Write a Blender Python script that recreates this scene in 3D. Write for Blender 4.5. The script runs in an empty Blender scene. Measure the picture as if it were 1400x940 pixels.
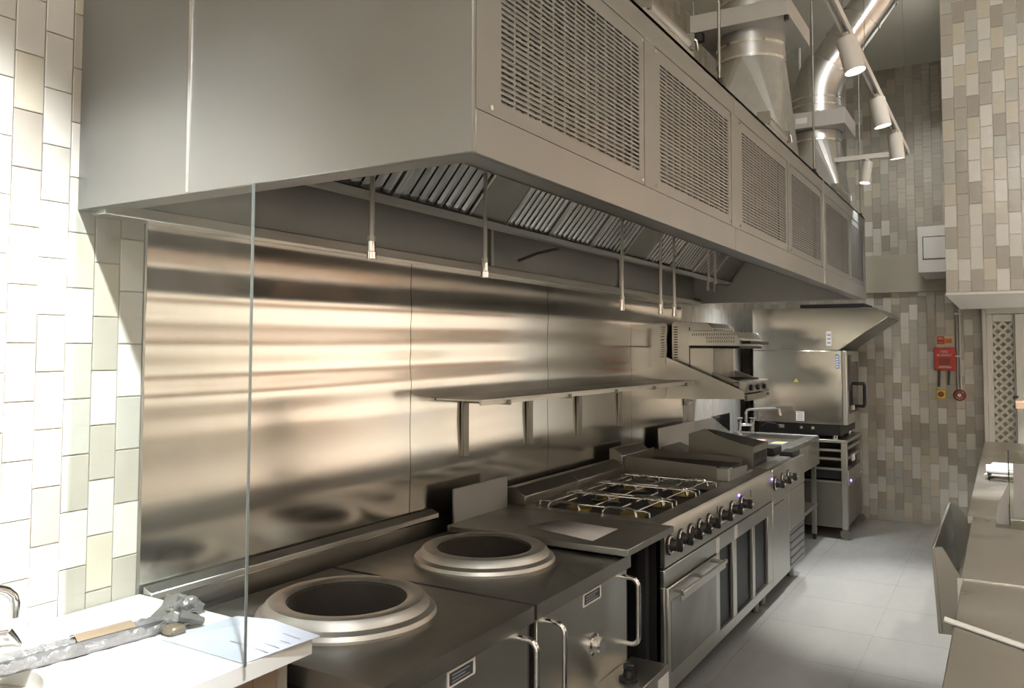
import bpy, math, random
from mathutils import Vector, Matrix
R = math.radians
S = bpy.context.scene
COL = S.collection

# ------------------------------------------------------------------ camera
# wall_left is the plane x=0, y runs along the cooking line, z up, metres
cam_d = bpy.data.cameras.new('camera')
cam_d.sensor_width = 36.0
cam_d.lens = 1118.0 / 1400.0 * 36.0
cam_d.shift_y = -45.5 / 1400.0
cam_d.clip_start = 0.02
cam = bpy.data.objects.new('camera', cam_d)
COL.objects.link(cam)
yaw, pitch, roll = R(31.1), R(2.8), R(-0.15)
F = Vector((-math.sin(yaw) * math.cos(pitch), math.cos(yaw) * math.cos(pitch), math.sin(pitch)))
Rt = Vector((math.cos(yaw), math.sin(yaw), 0))
Dn = F.cross(Rt)
r2 = math.cos(roll) * Rt + math.sin(roll) * Dn
d2 = -math.sin(roll) * Rt + math.cos(roll) * Dn
mw = Matrix.Identity(4)
for i in range(3):
    mw[i][0] = r2[i]; mw[i][1] = -d2[i]; mw[i][2] = -F[i]
mw.translation = Vector((2.2, 0.0, 1.65))
cam.matrix_world = mw
S.camera = cam

# ------------------------------------------------------------------ world, exposure
W = bpy.data.worlds.new('world'); S.world = W; W.use_nodes = True
W.node_tree.nodes['Background'].inputs[0].default_value = (0.9, 0.92, 1.0, 1)
W.node_tree.nodes['Background'].inputs[1].default_value = 0.05
S.view_settings.view_transform = 'Standard'
S.view_settings.look = 'None'
S.view_settings.gamma = 1.0
S.view_settings.use_curve_mapping = False
S.view_settings.exposure = 0.12
S.cycles.use_denoising = True
S.cycles.max_bounces = 8
S.cycles.glossy_bounces = 5
S.cycles.sample_clamp_indirect = 4.0
S.cycles.caustics_reflective = False

WARM = (1.0, 0.975, 0.935)
NEUT = (1.0, 0.98, 0.94)
COOL = (0.95, 0.98, 1.0)
# power of each lamp (watts)
P_SINK = 1500.0        # track spot over the hand sink
P_TRACK = 90.0        # visible track spots
P_FILL = 60.0       # unseen ceiling downlights added as fill
P_WASH = 205.0         # unseen spots added to wash the walls the steel reflects


def spot(name, loc, target, power, color, angle, blend=0.3, size=0.05, parent=None):
    l = bpy.data.lights.new(name, 'SPOT')
    l.energy = power; l.color = color; l.spot_size = R(angle); l.spot_blend = blend
    l.shadow_soft_size = size
    o = bpy.data.objects.new(name, l); COL.objects.link(o)
    d = Vector(target) - Vector(loc)
    o.rotation_euler = d.to_track_quat('-Z', 'Y').to_euler()
    if parent is not None:
        o.parent = parent
        o.location = Vector(loc) - ORG[parent.name]
    else:
        o.location = loc
    return o


# ------------------------------------------------------------------ mesh helpers
ORG = {}


class MB:
    def __init__(s):
        s.v = []; s.f = []

    def add(s, vs, fs):
        b = len(s.v)
        s.v += [tuple(p) for p in vs]
        s.f += [tuple(b + i for i in f) for f in fs]
        return s

    def box(s, x0, x1, y0, y1, z0, z1):
        vs = [(x, y, z) for z in (z0, z1) for y in (y0, y1) for x in (x0, x1)]
        return s.add(vs, [(0, 2, 3, 1), (4, 5, 7, 6), (0, 1, 5, 4), (2, 6, 7, 3), (0, 4, 6, 2), (1, 3, 7, 5)])

    def hexa(s, p):   # 8 points: bottom ring 4, top ring 4
        return s.add(p, [(3, 2, 1, 0), (4, 5, 6, 7), (0, 1, 5, 4), (1, 2, 6, 5), (2, 3, 7, 6), (3, 0, 4, 7)])

    def quad(s, *p):
        return s.add(p, [tuple(range(len(p)))])

    def prism(s, poly, axis, a, b):
        # poly: 2D points; axis 'x' -> (y,z), 'y' -> (x,z), 'z' -> (x,y)
        def m(p, t):
            return {'x': (t, p[0], p[1]), 'y': (p[0], t, p[1]), 'z': (p[0], p[1], t)}[axis]
        n = len(poly)
        vs = [m(p, a) for p in poly] + [m(p, b) for p in poly]
        fs = [tuple(range(n)), tuple(range(2 * n - 1, n - 1, -1))]
        fs += [(i, i + n, (i + 1) % n + n, (i + 1) % n) for i in range(n)]
        return s.add(vs, fs)

    def cyl(s, p0, p1, r0, r1=None, n=16, caps=True):
        p0 = Vector(p0); p1 = Vector(p1); r1 = r0 if r1 is None else r1
        d = (p1 - p0).normalized()
        a = d.orthogonal().normalized(); b = d.cross(a)
        vs = []
        for p, r in ((p0, r0), (p1, r1)):
            for i in range(n):
                t = 2 * math.pi * i / n
                vs.append(p + a * (r * math.cos(t)) + b * (r * math.sin(t)))
        fs = [(i, (i + 1) % n, (i + 1) % n + n, i + n) for i in range(n)]
        if caps:
            fs += [tuple(range(n - 1, -1, -1)), tuple(range(n, 2 * n))]
        return s.add(vs, fs)

    def tube(s, pts, r, n=10, caps=True):
        pts = [Vector(p) for p in pts]
        rr = r if isinstance(r, (list, tuple)) else [r] * len(pts)
        t0 = (pts[1] - pts[0]).normalized()
        a = t0.orthogonal().normalized()
        vs = []
        for k, p in enumerate(pts):
            if k == 0: t = t0
            elif k == len(pts) - 1: t = (pts[k] - pts[k - 1]).normalized()
            else: t = ((pts[k + 1] - pts[k]).normalized() + (pts[k] - pts[k - 1]).normalized()).normalized()
            a = (a - t * a.dot(t)).normalized(); b = t.cross(a)
            for i in range(n):
                w = 2 * math.pi * i / n
                vs.append(p + a * (rr[k] * math.cos(w)) + b * (rr[k] * math.sin(w)))
        fs = []
        for k in range(len(pts) - 1):
            o = k * n
            fs += [(o + i, o + (i + 1) % n, o + (i + 1) % n + n, o + i + n) for i in range(n)]
        if caps:
            o = (len(pts) - 1) * n
            fs += [tuple(range(n - 1, -1, -1)), tuple(range(o, o + n))]
        return s.add(vs, fs)

    def lathe(s, prof, c, n=32, z0=0.0, cap0=False, cap1=False, axis='z'):
        vs = []
        for r, h in prof:
            for i in range(n):
                t = 2 * math.pi * i / n
                u, w = r * math.cos(t), r * math.sin(t)
                if axis == 'z': vs.append((c[0] + u, c[1] + w, c[2] + h))
                elif axis == 'x': vs.append((c[0] + h, c[1] + u, c[2] + w))
                else: vs.append((c[0] + w, c[1] + h, c[2] + u))
        fs = []
        for k in range(len(prof) - 1):
            o = k * n
            fs += [(o + i, o + (i + 1) % n, o + (i + 1) % n + n, o + i + n) for i in range(n)]
        if cap0: fs.append(tuple(range(n - 1, -1, -1)))
        if cap1: fs.append(tuple(range((len(prof) - 1) * n, len(prof) * n)))
        return s.add(vs, fs)

    def plate_hole(s, x0, x1, y0, y1, z, cx, cy, r, n=48):
        vs = []
        corner = [math.atan2(y - cy, x - cx) for x in (x0, x1) for y in (y0, y1)]
        angs = sorted(set([round(-math.pi + 2 * math.pi * i / n, 6) for i in range(n)] + [round(c, 6) for c in corner]))
        m = len(angs)
        for t in angs:
            vs.append((cx + r * math.cos(t), cy + r * math.sin(t), z))
        for t in angs:
            c, d = math.cos(t), math.sin(t)
            k = 1e9
            if c > 1e-9: k = min(k, (x1 - cx) / c)
            if c < -1e-9: k = min(k, (x0 - cx) / c)
            if d > 1e-9: k = min(k, (y1 - cy) / d)
            if d < -1e-9: k = min(k, (y0 - cy) / d)
            vs.append((cx + k * c, cy + k * d, z))
        return s.add(vs, [(i, i + m, (i + 1) % m + m, (i + 1) % m) for i in range(m)])

    def mesh(s, name, mat, org, flat=False):
        me = bpy.data.meshes.new(name)
        me.from_pydata([(a - org[0], b - org[1], c - org[2]) for a, b, c in s.v], [], s.f)
        me.validate(); me.update()
        import bmesh
        bm = bmesh.new(); bm.from_mesh(me)
        bmesh.ops.recalc_face_normals(bm, faces=bm.faces[:])
        bm.to_mesh(me); bm.free()
        if not flat:
            me.polygons.foreach_set('use_smooth', [True] * len(me.polygons))
            me.set_sharp_from_angle(angle=R(32))
        if mat is not None: me.materials.append(mat)
        return me

    def build(s, name, mat, parent=None, bevel=0.0, loc=None, kind=None, label=None, flat=False, seg=1):
        if parent is not None:
            org = ORG[parent.name]
        else:
            if loc is None:
                xs, ys, zs = zip(*s.v)
                loc = ((min(xs) + max(xs)) / 2, (min(ys) + max(ys)) / 2, min(zs))
            org = Vector(loc)
        me = s.mesh(name, mat, org, flat)
        o = bpy.data.objects.new(name, me); COL.objects.link(o)
        if parent is not None: o.parent = parent
        else: o.location = org
        ORG[o.name] = Vector(org)
        if bevel:
            m = o.modifiers.new('bevel', 'BEVEL'); m.width = bevel; m.segments = seg
            m.limit_method = 'ANGLE'; m.angle_limit = R(40)
        if kind: o['kind'] = kind
        if label: o['label'] = label
        return o


def thing(name, label, cat, loc, group=None):
    o = bpy.data.objects.new(name, None); COL.objects.link(o)
    o.empty_display_size = 0.05
    o.location = loc; ORG[o.name] = Vector(loc)
    o['label'] = label; o['category'] = cat
    if group: o['group'] = group
    return o


def tag(o, label, cat, group=None):
    o['label'] = label; o['category'] = cat
    if group: o['group'] = group
    return o


def struct(o):
    o['kind'] = 'structure'
    return o


def B(*a):
    return MB().box(*a)


def text_part(txt, size, loc, rot, mat, parent, name='lettering', align='CENTER', depth=0.0006):
    cu = bpy.data.curves.new(name, 'FONT')
    cu.body = txt; cu.size = size; cu.align_x = align; cu.align_y = 'CENTER'; cu.extrude = depth
    cu.resolution_u = 2
    tmp = bpy.data.objects.new('tmp_text', cu); COL.objects.link(tmp)
    bpy.context.view_layer.update()
    dg = bpy.context.evaluated_depsgraph_get()
    me = bpy.data.meshes.new_from_object(tmp.evaluated_get(dg))
    bpy.data.objects.remove(tmp); bpy.data.curves.remove(cu)
    me.materials.clear(); me.materials.append(mat)
    o = bpy.data.objects.new(name, me); COL.objects.link(o)
    o.parent = parent
    o.location = Vector(loc) - ORG[parent.name]; o.rotation_euler = rot
    return o


FACE_NY = (R(90), 0, 0)            # lettering that faces -y
FACE_PX = (R(90), 0, R(90))        # lettering that faces +x


# ------------------------------------------------------------------ materials
def mat(name, color, rough=0.5, metal=0.0, spec=0.5, noise=0.0, nscale=6.0, bump=0.0, bscale=20.0,
        stretch=None, rvar=0.0, emit=None, estr=0.0, coat=0.0, col2=None):
    m = bpy.data.materials.new(name); m.use_nodes = True
    nt = m.node_tree; p = nt.nodes['Principled BSDF']
    p.inputs['Base Color'].default_value = (*color, 1)
    p.inputs['Roughness'].default_value = rough
    p.inputs['Metallic'].default_value = metal
    p.inputs['Specular IOR Level'].default_value = spec
    p.inputs['Coat Weight'].default_value = coat
    if emit:
        p.inputs['Emission Color'].default_value = (*emit, 1)
        p.inputs['Emission Strength'].default_value = estr
    if noise or bump or rvar:
        tc = nt.nodes.new('ShaderNodeTexCoord'); mp = nt.nodes.new('ShaderNodeMapping')
        nt.links.new(tc.outputs['Object'], mp.inputs['Vector'])
        if stretch: mp.inputs['Scale'].default_value = stretch
        if noise or rvar:
            nz = nt.nodes.new('ShaderNodeTexNoise'); nz.inputs['Scale'].default_value = nscale
            nz.inputs['Detail'].default_value = 4
            nt.links.new(mp.outputs[0], nz.inputs['Vector'])
            if noise:
                mx = nt.nodes.new('ShaderNodeMix'); mx.data_type = 'RGBA'
                c2 = col2 or tuple(max(0, c * (1 - noise)) for c in color)
                mx.inputs[6].default_value = (*color, 1); mx.inputs[7].default_value = (*c2, 1)
                nt.links.new(nz.outputs['Fac'], mx.inputs[0])
                nt.links.new(mx.outputs[2], p.inputs['Base Color'])
            if rvar:
                mr = nt.nodes.new('ShaderNodeMapRange')
                mr.inputs[1].default_value = 0.3; mr.inputs[2].default_value = 0.7
                mr.inputs[3].default_value = rough - rvar; mr.inputs[4].default_value = rough + rvar
                nt.links.new(nz.outputs['Fac'], mr.inputs[0])
                nt.links.new(mr.outputs[0], p.inputs['Roughness'])
        if bump:
            nb = nt.nodes.new('ShaderNodeTexNoise'); nb.inputs['Scale'].default_value = bscale
            nb.inputs['Detail'].default_value = 2
            nt.links.new(mp.outputs[0], nb.inputs['Vector'])
            bp = nt.nodes.new('ShaderNodeBump'); bp.inputs['Strength'].default_value = bump
            bp.inputs['Distance'].default_value = 0.01
            nt.links.new(nb.outputs['Fac'], bp.inputs['Height'])
            nt.links.new(bp.outputs[0], p.inputs['Normal'])
    return m


STEEL = mat('brushed_steel', (0.55, 0.545, 0.51), 0.36, 1.0, noise=0.10, nscale=3.0, rvar=0.07)
STEEL_HOOD = mat('hood_steel', (0.345, 0.352, 0.345), 0.46, 1.0, noise=0.10, nscale=2.0, rvar=0.06)
STEEL_TOP = mat('worktop_steel', (0.34, 0.335, 0.31), 0.40, 1.0, noise=0.14, nscale=5.0, rvar=0.08)
STEEL_SPLASH = mat('splashback_steel', (0.68, 0.66, 0.62), 0.15, 1.0, noise=0.08, nscale=2.0, stretch=(1, .3, 6), rvar=0.04)
STEEL_DARK = mat('dull_steel', (0.27, 0.262, 0.235), 0.42, 1.0, noise=0.12, rvar=0.06)
CHROME = mat('chrome', (0.82, 0.82, 0.82), 0.10, 1.0)
BAFFLE = mat('baffle_steel', (0.70, 0.69, 0.67), 0.20, 1.0, noise=0.1, rvar=0.05)
GALV = mat('galvanised_steel', (0.62, 0.63, 0.62), 0.38, 1.0, noise=0.28, nscale=14.0, rvar=0.08)
FOIL = mat('bright_duct_foil', (0.78, 0.79, 0.80), 0.22, 1.0, noise=0.1, rvar=0.06)
ZINC = mat('zinc_box', (0.58, 0.57, 0.55), 0.6, 0.6, noise=0.1)
BLACK = mat('black_plastic', (0.012, 0.012, 0.013), 0.45)
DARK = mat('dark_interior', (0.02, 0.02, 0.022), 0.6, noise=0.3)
CASTIRON = mat('cast_iron', (0.035, 0.032, 0.028), 0.55, 0.4, noise=0.4, nscale=30)
BRASS = mat('burner_brass', (0.50, 0.38, 0.11), 0.42, 0.9, noise=0.3, nscale=40)
WIRE = mat('wire_steel', (0.75, 0.74, 0.72), 0.22, 1.0)
RING = mat('wok_ring_steel', (0.56, 0.545, 0.51), 0.46, 1.0, noise=0.25, nscale=9.0, rvar=0.1)
BRICK = mat('fire_brick', (0.032, 0.026, 0.020), 0.9, noise=0.5, nscale=30)
WHITE_STONE = mat('white_quartz', (0.66, 0.66, 0.64), 0.28, noise=0.05, nscale=20)
WHITE_PAINT = mat('white_paint', (0.74, 0.72, 0.67), 0.55, noise=0.03)
CEIL = mat('ceiling_paint', (0.70, 0.69, 0.62), 0.85, noise=0.08, nscale=2.0)
BAND = mat('beam_paint', (0.46, 0.43, 0.35), 0.75, noise=0.05)
PLASTER = mat('dining_plaster', (0.74, 0.66, 0.57), 0.8, noise=0.08, nscale=1.5)
GROUT = mat('grout', (0.40, 0.38, 0.33), 0.9, noise=0.2, nscale=40)
PALE_WALL = mat('pale_wall_panel', (0.74, 0.73, 0.68), 0.30, 0.3, noise=0.45, nscale=2.0, stretch=(1, 4, .3), rvar=0.1)
PAPER = mat('paper', (0.44, 0.47, 0.54), 0.8)
PAPER_WHITE = mat('white_paper', (0.86, 0.86, 0.85), 0.7)
PAPER_DIM = mat('old_paper', (0.44, 0.42, 0.40), 0.8, noise=0.06)
INK = mat('grey_ink', (0.30, 0.31, 0.34), 0.8)
PLATE_INK = mat('dark_plate_print', (0.05, 0.06, 0.07), 0.5, noise=0.4, nscale=120)
RED = mat('red_enamel', (0.50, 0.03, 0.018), 0.4)
RED_DARK = mat('dark_red_plastic', (0.22, 0.03, 0.022), 0.4)
ORANGE = mat('orange_print', (0.70, 0.20, 0.03), 0.6)
YELLOW = mat('yellow_plastic', (0.62, 0.50, 0.05), 0.45)
WHITE_INK = mat('white_print', (0.8, 0.78, 0.74), 0.6)
CREAM = mat('cream_backing', (0.60, 0.54, 0.42), 0.6)
BLUE_PRINT = mat('blue_print', (0.16, 0.24, 0.42), 0.6)
PINK = mat('pink_print', (0.62, 0.25, 0.25), 0.6)
TAPE = mat('brown_tape', (0.17, 0.13, 0.085), 0.35, noise=0.2)
DUST = mat('fluff', (0.14, 0.13, 0.12), 0.9, noise=0.4)
LED = mat('blue_led', (0.05, 0.05, 0.4), 0.4, emit=(0.16, 0.10, 1.0), estr=9.0)
LENS = mat('lamp_lens', (0.9, 0.9, 0.9), 0.4, emit=(1.0, 0.93, 0.80), estr=9.0)
PLASTIC_FILM = mat('plastic_film', (0.34, 0.34, 0.335), 0.2, 0.5, noise=0.6, nscale=25, bump=0.8, bscale=45)
ALU = mat('aluminium_channel', (0.22, 0.22, 0.22), 0.35, 1.0)
DARK_GLASS = mat('dark_oven_glass', (0.02, 0.02, 0.02), 0.08)
OPENING_SHADE = mat('opening_shade', (0.012, 0.013, 0.017), 0.35, spec=0.12)  # near-black shade of the open cabinets, put into the colour
WOOD = mat('walnut_veneer', (0.17, 0.10, 0.055), 0.45, noise=0.4, nscale=3, stretch=(1, 1, 12))


def glass_mat(name, tint=(0.96, 0.98, 0.97), gloss=0.02):
    m = bpy.data.materials.new(name); m.use_nodes = True
    nt = m.node_tree; nt.nodes.clear()
    o = nt.nodes.new('ShaderNodeOutputMaterial'); t = nt.nodes.new('ShaderNodeBsdfTransparent')
    g = nt.nodes.new('ShaderNodeBsdfGlossy'); mx = nt.nodes.new('ShaderNodeMixShader')
    lw = nt.nodes.new('ShaderNodeLayerWeight'); lw.inputs[0].default_value = 0.5
    pw = nt.nodes.new('ShaderNodeMath'); pw.operation = 'POWER'; pw.inputs[1].default_value = 5.0
    fr = nt.nodes.new('ShaderNodeMath'); fr.operation = 'MULTIPLY_ADD'; fr.inputs[1].default_value = 0.6; fr.inputs[2].default_value = 0.03
    nt.links.new(lw.outputs['Facing'], pw.inputs[0]); nt.links.new(pw.outputs[0], fr.inputs[0])
    t.inputs[0].default_value = (*tint, 1); g.inputs['Roughness'].default_value = gloss
    nt.links.new(fr.outputs[0], mx.inputs[0]); nt.links.new(t.outputs[0], mx.inputs[1])
    nt.links.new(g.outputs[0], mx.inputs[2]); nt.links.new(mx.outputs[0], o.inputs[0])
    return m


GLASS = glass_mat('clear_glass')
ACRYLIC = glass_mat('clear_acrylic', (0.93, 0.94, 0.92), 0.05)
GLASS_EDGE = mat('polished_glass_edge', (0.10, 0.11, 0.10), 0.3, spec=0.5)


def tile_mat():
    m = bpy.data.materials.new('glazed_tile'); m.use_nodes = True
    nt = m.node_tree; p = nt.nodes['Principled BSDF']
    oi = nt.nodes.new('ShaderNodeObjectInfo'); cr = nt.nodes.new('ShaderNodeValToRGB')
    cr.color_ramp.interpolation = 'CONSTANT'
    cols = [(0.0, (0.58, 0.56, 0.505)), (0.22, (0.39, 0.36, 0.305)), (0.42, (0.50, 0.46, 0.37)),
            (0.60, (0.335, 0.305, 0.255)), (0.76, (0.42, 0.405, 0.36)), (0.9, (0.62, 0.60, 0.55))]
    el = cr.color_ramp.elements
    el[0].position = 0; el[0].color = (*cols[0][1], 1)
    el[1].position = cols[1][0]; el[1].color = (*cols[1][1], 1)
    for q, c in cols[2:]:
        e = el.new(q); e.color = (*c, 1)
    nt.links.new(oi.outputs['Random'], cr.inputs[0])
    nt.links.new(cr.outputs[0], p.inputs['Base Color'])
    p.inputs['Roughness'].default_value = 0.22
    tc = nt.nodes.new('ShaderNodeTexCoord'); va = nt.nodes.new('ShaderNodeVectorMath')
    va.operation = 'ADD'
    nt.links.new(tc.outputs['Object'], va.inputs[0]); nt.links.new(oi.outputs['Location'], va.inputs[1])
    nz = nt.nodes.new('ShaderNodeTexNoise'); nz.inputs['Scale'].default_value = 16
    nz.inputs['Detail'].default_value = 1
    nt.links.new(va.outputs[0], nz.inputs['Vector'])
    bp = nt.nodes.new('ShaderNodeBump'); bp.inputs['Strength'].default_value = 0.13
    bp.inputs['Distance'].default_value = 0.02
    nt.links.new(nz.outputs['Fac'], bp.inputs['Height']); nt.links.new(bp.outputs[0], p.inputs['Normal'])
    return m


def tile_far_mat(name, axis):
    # same tiles where they are too far or hidden to be picked apart
    m = bpy.data.materials.new(name); m.use_nodes = True
    nt = m.node_tree; p = nt.nodes['Principled BSDF']
    tc = nt.nodes.new('ShaderNodeTexCoord'); sp = nt.nodes.new('ShaderNodeSeparateXYZ')
    cb = nt.nodes.new('ShaderNodeCombineXYZ')
    nt.links.new(tc.outputs['Object'], sp.inputs[0])
    nt.links.new(sp.outputs['Z'], cb.inputs['X'])
    nt.links.new(sp.outputs['Y' if axis == 'y' else 'X'], cb.inputs['Y'])
    bt = nt.nodes.new('ShaderNodeTexBrick')
    bt.inputs['Color1'].default_value = (0.52, 0.49, 0.42, 1)
    bt.inputs['Color2'].default_value = (0.35, 0.32, 0.265, 1)
    bt.inputs['Mortar'].default_value = (0.30, 0.285, 0.25, 1)
    bt.inputs['Scale'].default_value = 1.0
    bt.inputs['Mortar Size'].default_value = 0.002
    bt.inputs['Brick Width'].default_value = 0.153
    bt.inputs['Row Height'].default_value = 0.0775
    nt.links.new(cb.outputs[0], bt.inputs['Vector'])
    nt.links.new(bt.outputs['Color'], p.inputs['Base Color'])
    p.inputs['Roughness'].default_value = 0.3
    return m


TILE = tile_mat()
TILE_FAR_Y = tile_far_mat('tile_field_side', 'y')
TILE_FAR_X = tile_far_mat('tile_field_end', 'x')
FLOOR = mat('grey_floor_tile', (0.31, 0.31, 0.295), 0.42, noise=0.16, nscale=2.2, rvar=0.08, stretch=(3, 1, 1))
FLOOR_GROUT = mat('floor_grout', (0.24, 0.235, 0.22), 0.8)
TW, TH = 0.0775, 0.153
GAP = 0.0025
_tile_cache = {}


def tile_mesh(axis, w, h):
    k = (axis, round(w, 3), round(h, 3))
    if k in _tile_cache: return _tile_cache[k]
    t, c = 0.006, 0.0022
    b = MB()
    fr = [(-w / 2, -h / 2), (w / 2, -h / 2), (w / 2, h / 2), (-w / 2, h / 2)]
    inn = [(x - math.copysign(c, x), y - math.copysign(c, y)) for x, y in fr]
    def m(p, d):
        return (d, p[0], p[1]) if axis == 'x' else (p[0], -d, p[1])
    vs = [m(p, 0) for p in fr] + [m(p, t - c * .6) for p in fr] + [m(p, t) for p in inn]
    fs = [(8, 9, 10, 11)]
    for i in range(4):
        j = (i + 1) % 4
        fs += [(i, j, j + 4, i + 4), (i + 4, j + 4, j + 8, i + 8)]
    b.add(vs, fs)
    me = b.mesh('tile', TILE, (0, 0, 0), flat=True)
    _tile_cache[k] = me
    return me


def tile_field(parent, axis, plane, u0, u1, z0, z1, uphase, zphase, limit=300, skip=None):
    """vertical half-bond columns; axis 'x': wall faces +x (u is y); axis 'y': wall faces -y (u is x)"""
    cells = []
    k0 = math.floor((u0 - uphase) / TW + 1e-6)
    k = k0
    while uphase + k * TW < u1 - 0.01:
        a = max(u0, uphase + k * TW); b = min(u1, uphase + (k + 1) * TW)
        zp = zphase + (TH / 2 if k % 2 else 0)
        j = math.floor((z0 - zp) / TH + 1e-6)
        while zp + j * TH < z1 - 0.008:
            c = max(z0, zp + j * TH); d = min(z1, zp + (j + 1) * TH)
            if b - a > 0.012 and d - c > 0.012 and not (skip and skip((a + b) / 2, (c + d) / 2)):
                cells.append((a, b, c, d))
            j += 1
        k += 1
    org = ORG[parent.name]
    rest = MB()
    for i, (a, b, c, d) in enumerate(cells):
        if i < limit:
            o = bpy.data.objects.new('tile', tile_mesh(axis, b - a - GAP, d - c - GAP))
            COL.objects.link(o); o.parent = parent
            ctr = Vector((plane, (a + b) / 2, (c + d) / 2)) if axis == 'x' else Vector(((a + b) / 2, plane, (c + d) / 2))
            o.location = ctr - org
            o.rotation_euler = (0, R(random.uniform(-.35, .35)), R(random.uniform(-.35, .35))) if axis == 'x' else \
                (R(random.uniform(-.35, .35)), 0, R(random.uniform(-.35, .35)))
        else:
            g = GAP / 2
            if axis == 'x': rest.box(plane, plane + .006, a + g, b - g, c + g, d - g)
            else: rest.box(a + g, b - g, plane - .006, plane, c + g, d - g)
    if rest.v:
        rest.build('tile_field', TILE_FAR_Y if axis == 'x' else TILE_FAR_X, parent, kind='stuff')
    return len(cells)


random.seed(7)
YB = 8.83      # back wall
ZC = 4.47      # ceiling
XR = 6.4       # dining side wall
YF = -3.6      # wall behind the photographer
HX, HY0, HY1, HZ0, HZ1 = 1.322, 1.305, 6.547, 2.036, 2.64   # extraction hood

# ================================================================== setting
fl = struct(B(-.2, XR + .2, YF - .2, YB + .2, -.15, -.002).build('floor', FLOOR_GROUT, loc=(0, 0, 0)))
fm = {}
for i in range(-1, 6):
    for j in range(0, 16):
        x0, y0 = 0.9 + (i - 1) * .6, -.17 + j * .6
        x1, y1 = x0 + .6, min(y0 + .6, YB)
        x0 = max(x0, 0.0)
        if x1 - x0 < .05: continue
        B(x0 + .001, x1 - .001, y0 + .001, y1 - .001, -.006, 0).build('tile', FLOOR, fl)
B(3.3, XR, YF, YB, -.006, -.0005).build('dining_floor', FLOOR, fl)
B(0, 3.3, YF, -.18, -.006, -.001).build('front_floor', FLOOR, fl)

ce = struct(B(-.2, XR + .2, YF - .2, YB + .2, ZC, ZC + .15).build('ceiling', CEIL, loc=(0, 0, ZC)))
wl = struct(B(-.15, 0, YF - .2, YB + .2, 0, ZC).build('wall_left', TILE_FAR_Y, loc=(0, 0, 0)))
wb = struct(B(-.15, XR + .2, YB, YB + .15, 0, ZC).build('wall_back', TILE_FAR_X, loc=(0, YB, 0)))
wr = struct(B(XR, XR + .15, YF - .2, YB + .2, 0, ZC).build('wall_right', PLASTER, loc=(XR, 0, 0)))
wf = struct(B(-.15, XR + .2, YF - .15, YF, 0, ZC).build('wall_front', PLASTER, loc=(0, YF, 0)))

# glazed tiles beside the hand sink (wall_left)
tile_field(wl, 'x', 0.0, 0.70, 1.514, 0.93, 3.0, 1.514, 1.896 % TH, limit=300,
           skip=lambda u, z: z > 2.72 and u > 1.36)
# glazed tiles on the far wall: lower field and the field above the beam
n1 = tile_field(wb, 'y', YB, 0.86, 2.0, 0.0, 2.23, 1.0116, 0.045, limit=215)
tile_field(wb, 'y', YB, 0.70, 1.86, 2.60, 4.45, 1.0116, 0.045, limit=85)

# steel splashback sheets, slightly oil-canned
def sheet(y0, y1, z0, z1, seed):
    b = MB(); ny, nz = 34, 110
    vs = []
    for i in range(ny + 1):
        y = y0 + (y1 - y0) * i / ny
        for j in range(nz + 1):
            z = z0 + (z1 - z0) * j / nz
            e = math.sin(math.pi * min(1, max(0, (z - z0) / (z1 - z0)))) ** .35
            h = 0.0018 * math.sin(2 * math.pi * (z - 1.055) / 0.33 + .5 * math.sin(.9 * y + 1.0))
            h += 0.0021 * min(1, max(0, (z - 1.38) / .12)) * math.sin(2 * math.pi * (z - 1.47) / 0.16 + .6 * math.sin(1.1 * y))
            h += 0.0010 * math.sin(1.9 * y + 2.2 * z + .4)
            h += 0.0025 * math.exp(-((z - 1.08) / .2) ** 2)
            vs.append((0.009 + e * h, y, z))
    fs = []
    for i in range(ny):
        for j in range(nz):
            a = i * (nz + 1) + j
            fs.append((a, a + nz + 1, a + nz + 2, a + 1))
    b.add(vs, fs)
    rim = [i * (nz + 1) for i in range(ny + 1)], [i * (nz + 1) + nz for i in range(ny + 1)], list(range(nz + 1)), list(range(ny * (nz + 1), (ny + 1) * (nz + 1)))
    for r_ in rim:
        front = [vs[i] for i in r_]
        m_ = len(front)
        b.add(front + [(0.001, y, z) for _, y, z in front], [(i, i + 1, i + 1 + m_, i + m_) for i in range(m_ - 1)])
    return b.build('splashback_panel', STEEL_SPLASH, wl)
for k, (a, c) in enumerate([(1.520, 2.788), (2.792, 4.018), (4.022, 5.20), (5.204, 6.23)]):
    sheet(a, c, 0.90, HZ0 - .004, k)
B(0, .010, 1.513, 1.520, .936, HZ0 - .004).build('edge_trim', STEEL, wl)
# pale wall panel beyond the splashback
for a, c in ((6.235, 7.02), (7.024, YB - .01)):
    B(0, .006, a, c, 0.0, 2.02).build('wall_panel', PALE_WALL, wl)
B(.006, .010, 6.98, 7.52, .92, 1.085).build('dark_recess', DARK_GLASS, wl)
# ledge behind the wok ranges
tag(MB().prism([(0.022, .922), (.062, .922), (.062, .942), (.022, .958)], 'y', 1.524, 2.93).build('wall_ledge', STEEL, bevel=.002),
    'narrow steel ledge along the foot of the splashback behind the wok ranges', 'ledge')

B(0, .004, 1.53, 6.2, 0.02, .90).build('shade_backing', STEEL_DARK, wl)  # dark backing added to deepen the shadow gap below the ledge
# painted beam on the far wall
struct(B(0.0, 2.05, YB - .05, YB, 2.23, 2.60).build('trim_1', BAND, loc=(1, YB - .02, 2.23)))

# tiled bulkhead over the pass
bk = struct(B(1.853, 3.05, 6.512, 8.66, 2.06, ZC).build('wall_bulkhead', WHITE_PAINT, loc=(1.85, 6.5, 2.06)))
tile_field(bk, 'y', 6.512, 1.849, 2.86, 2.068, 4.2, 1.849, 2.068, limit=300)
B(1.845, 3.06, 6.498, 8.665, 2.046, 2.06).build('soffit_board', WHITE_PAINT, bk, bevel=.002)

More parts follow.
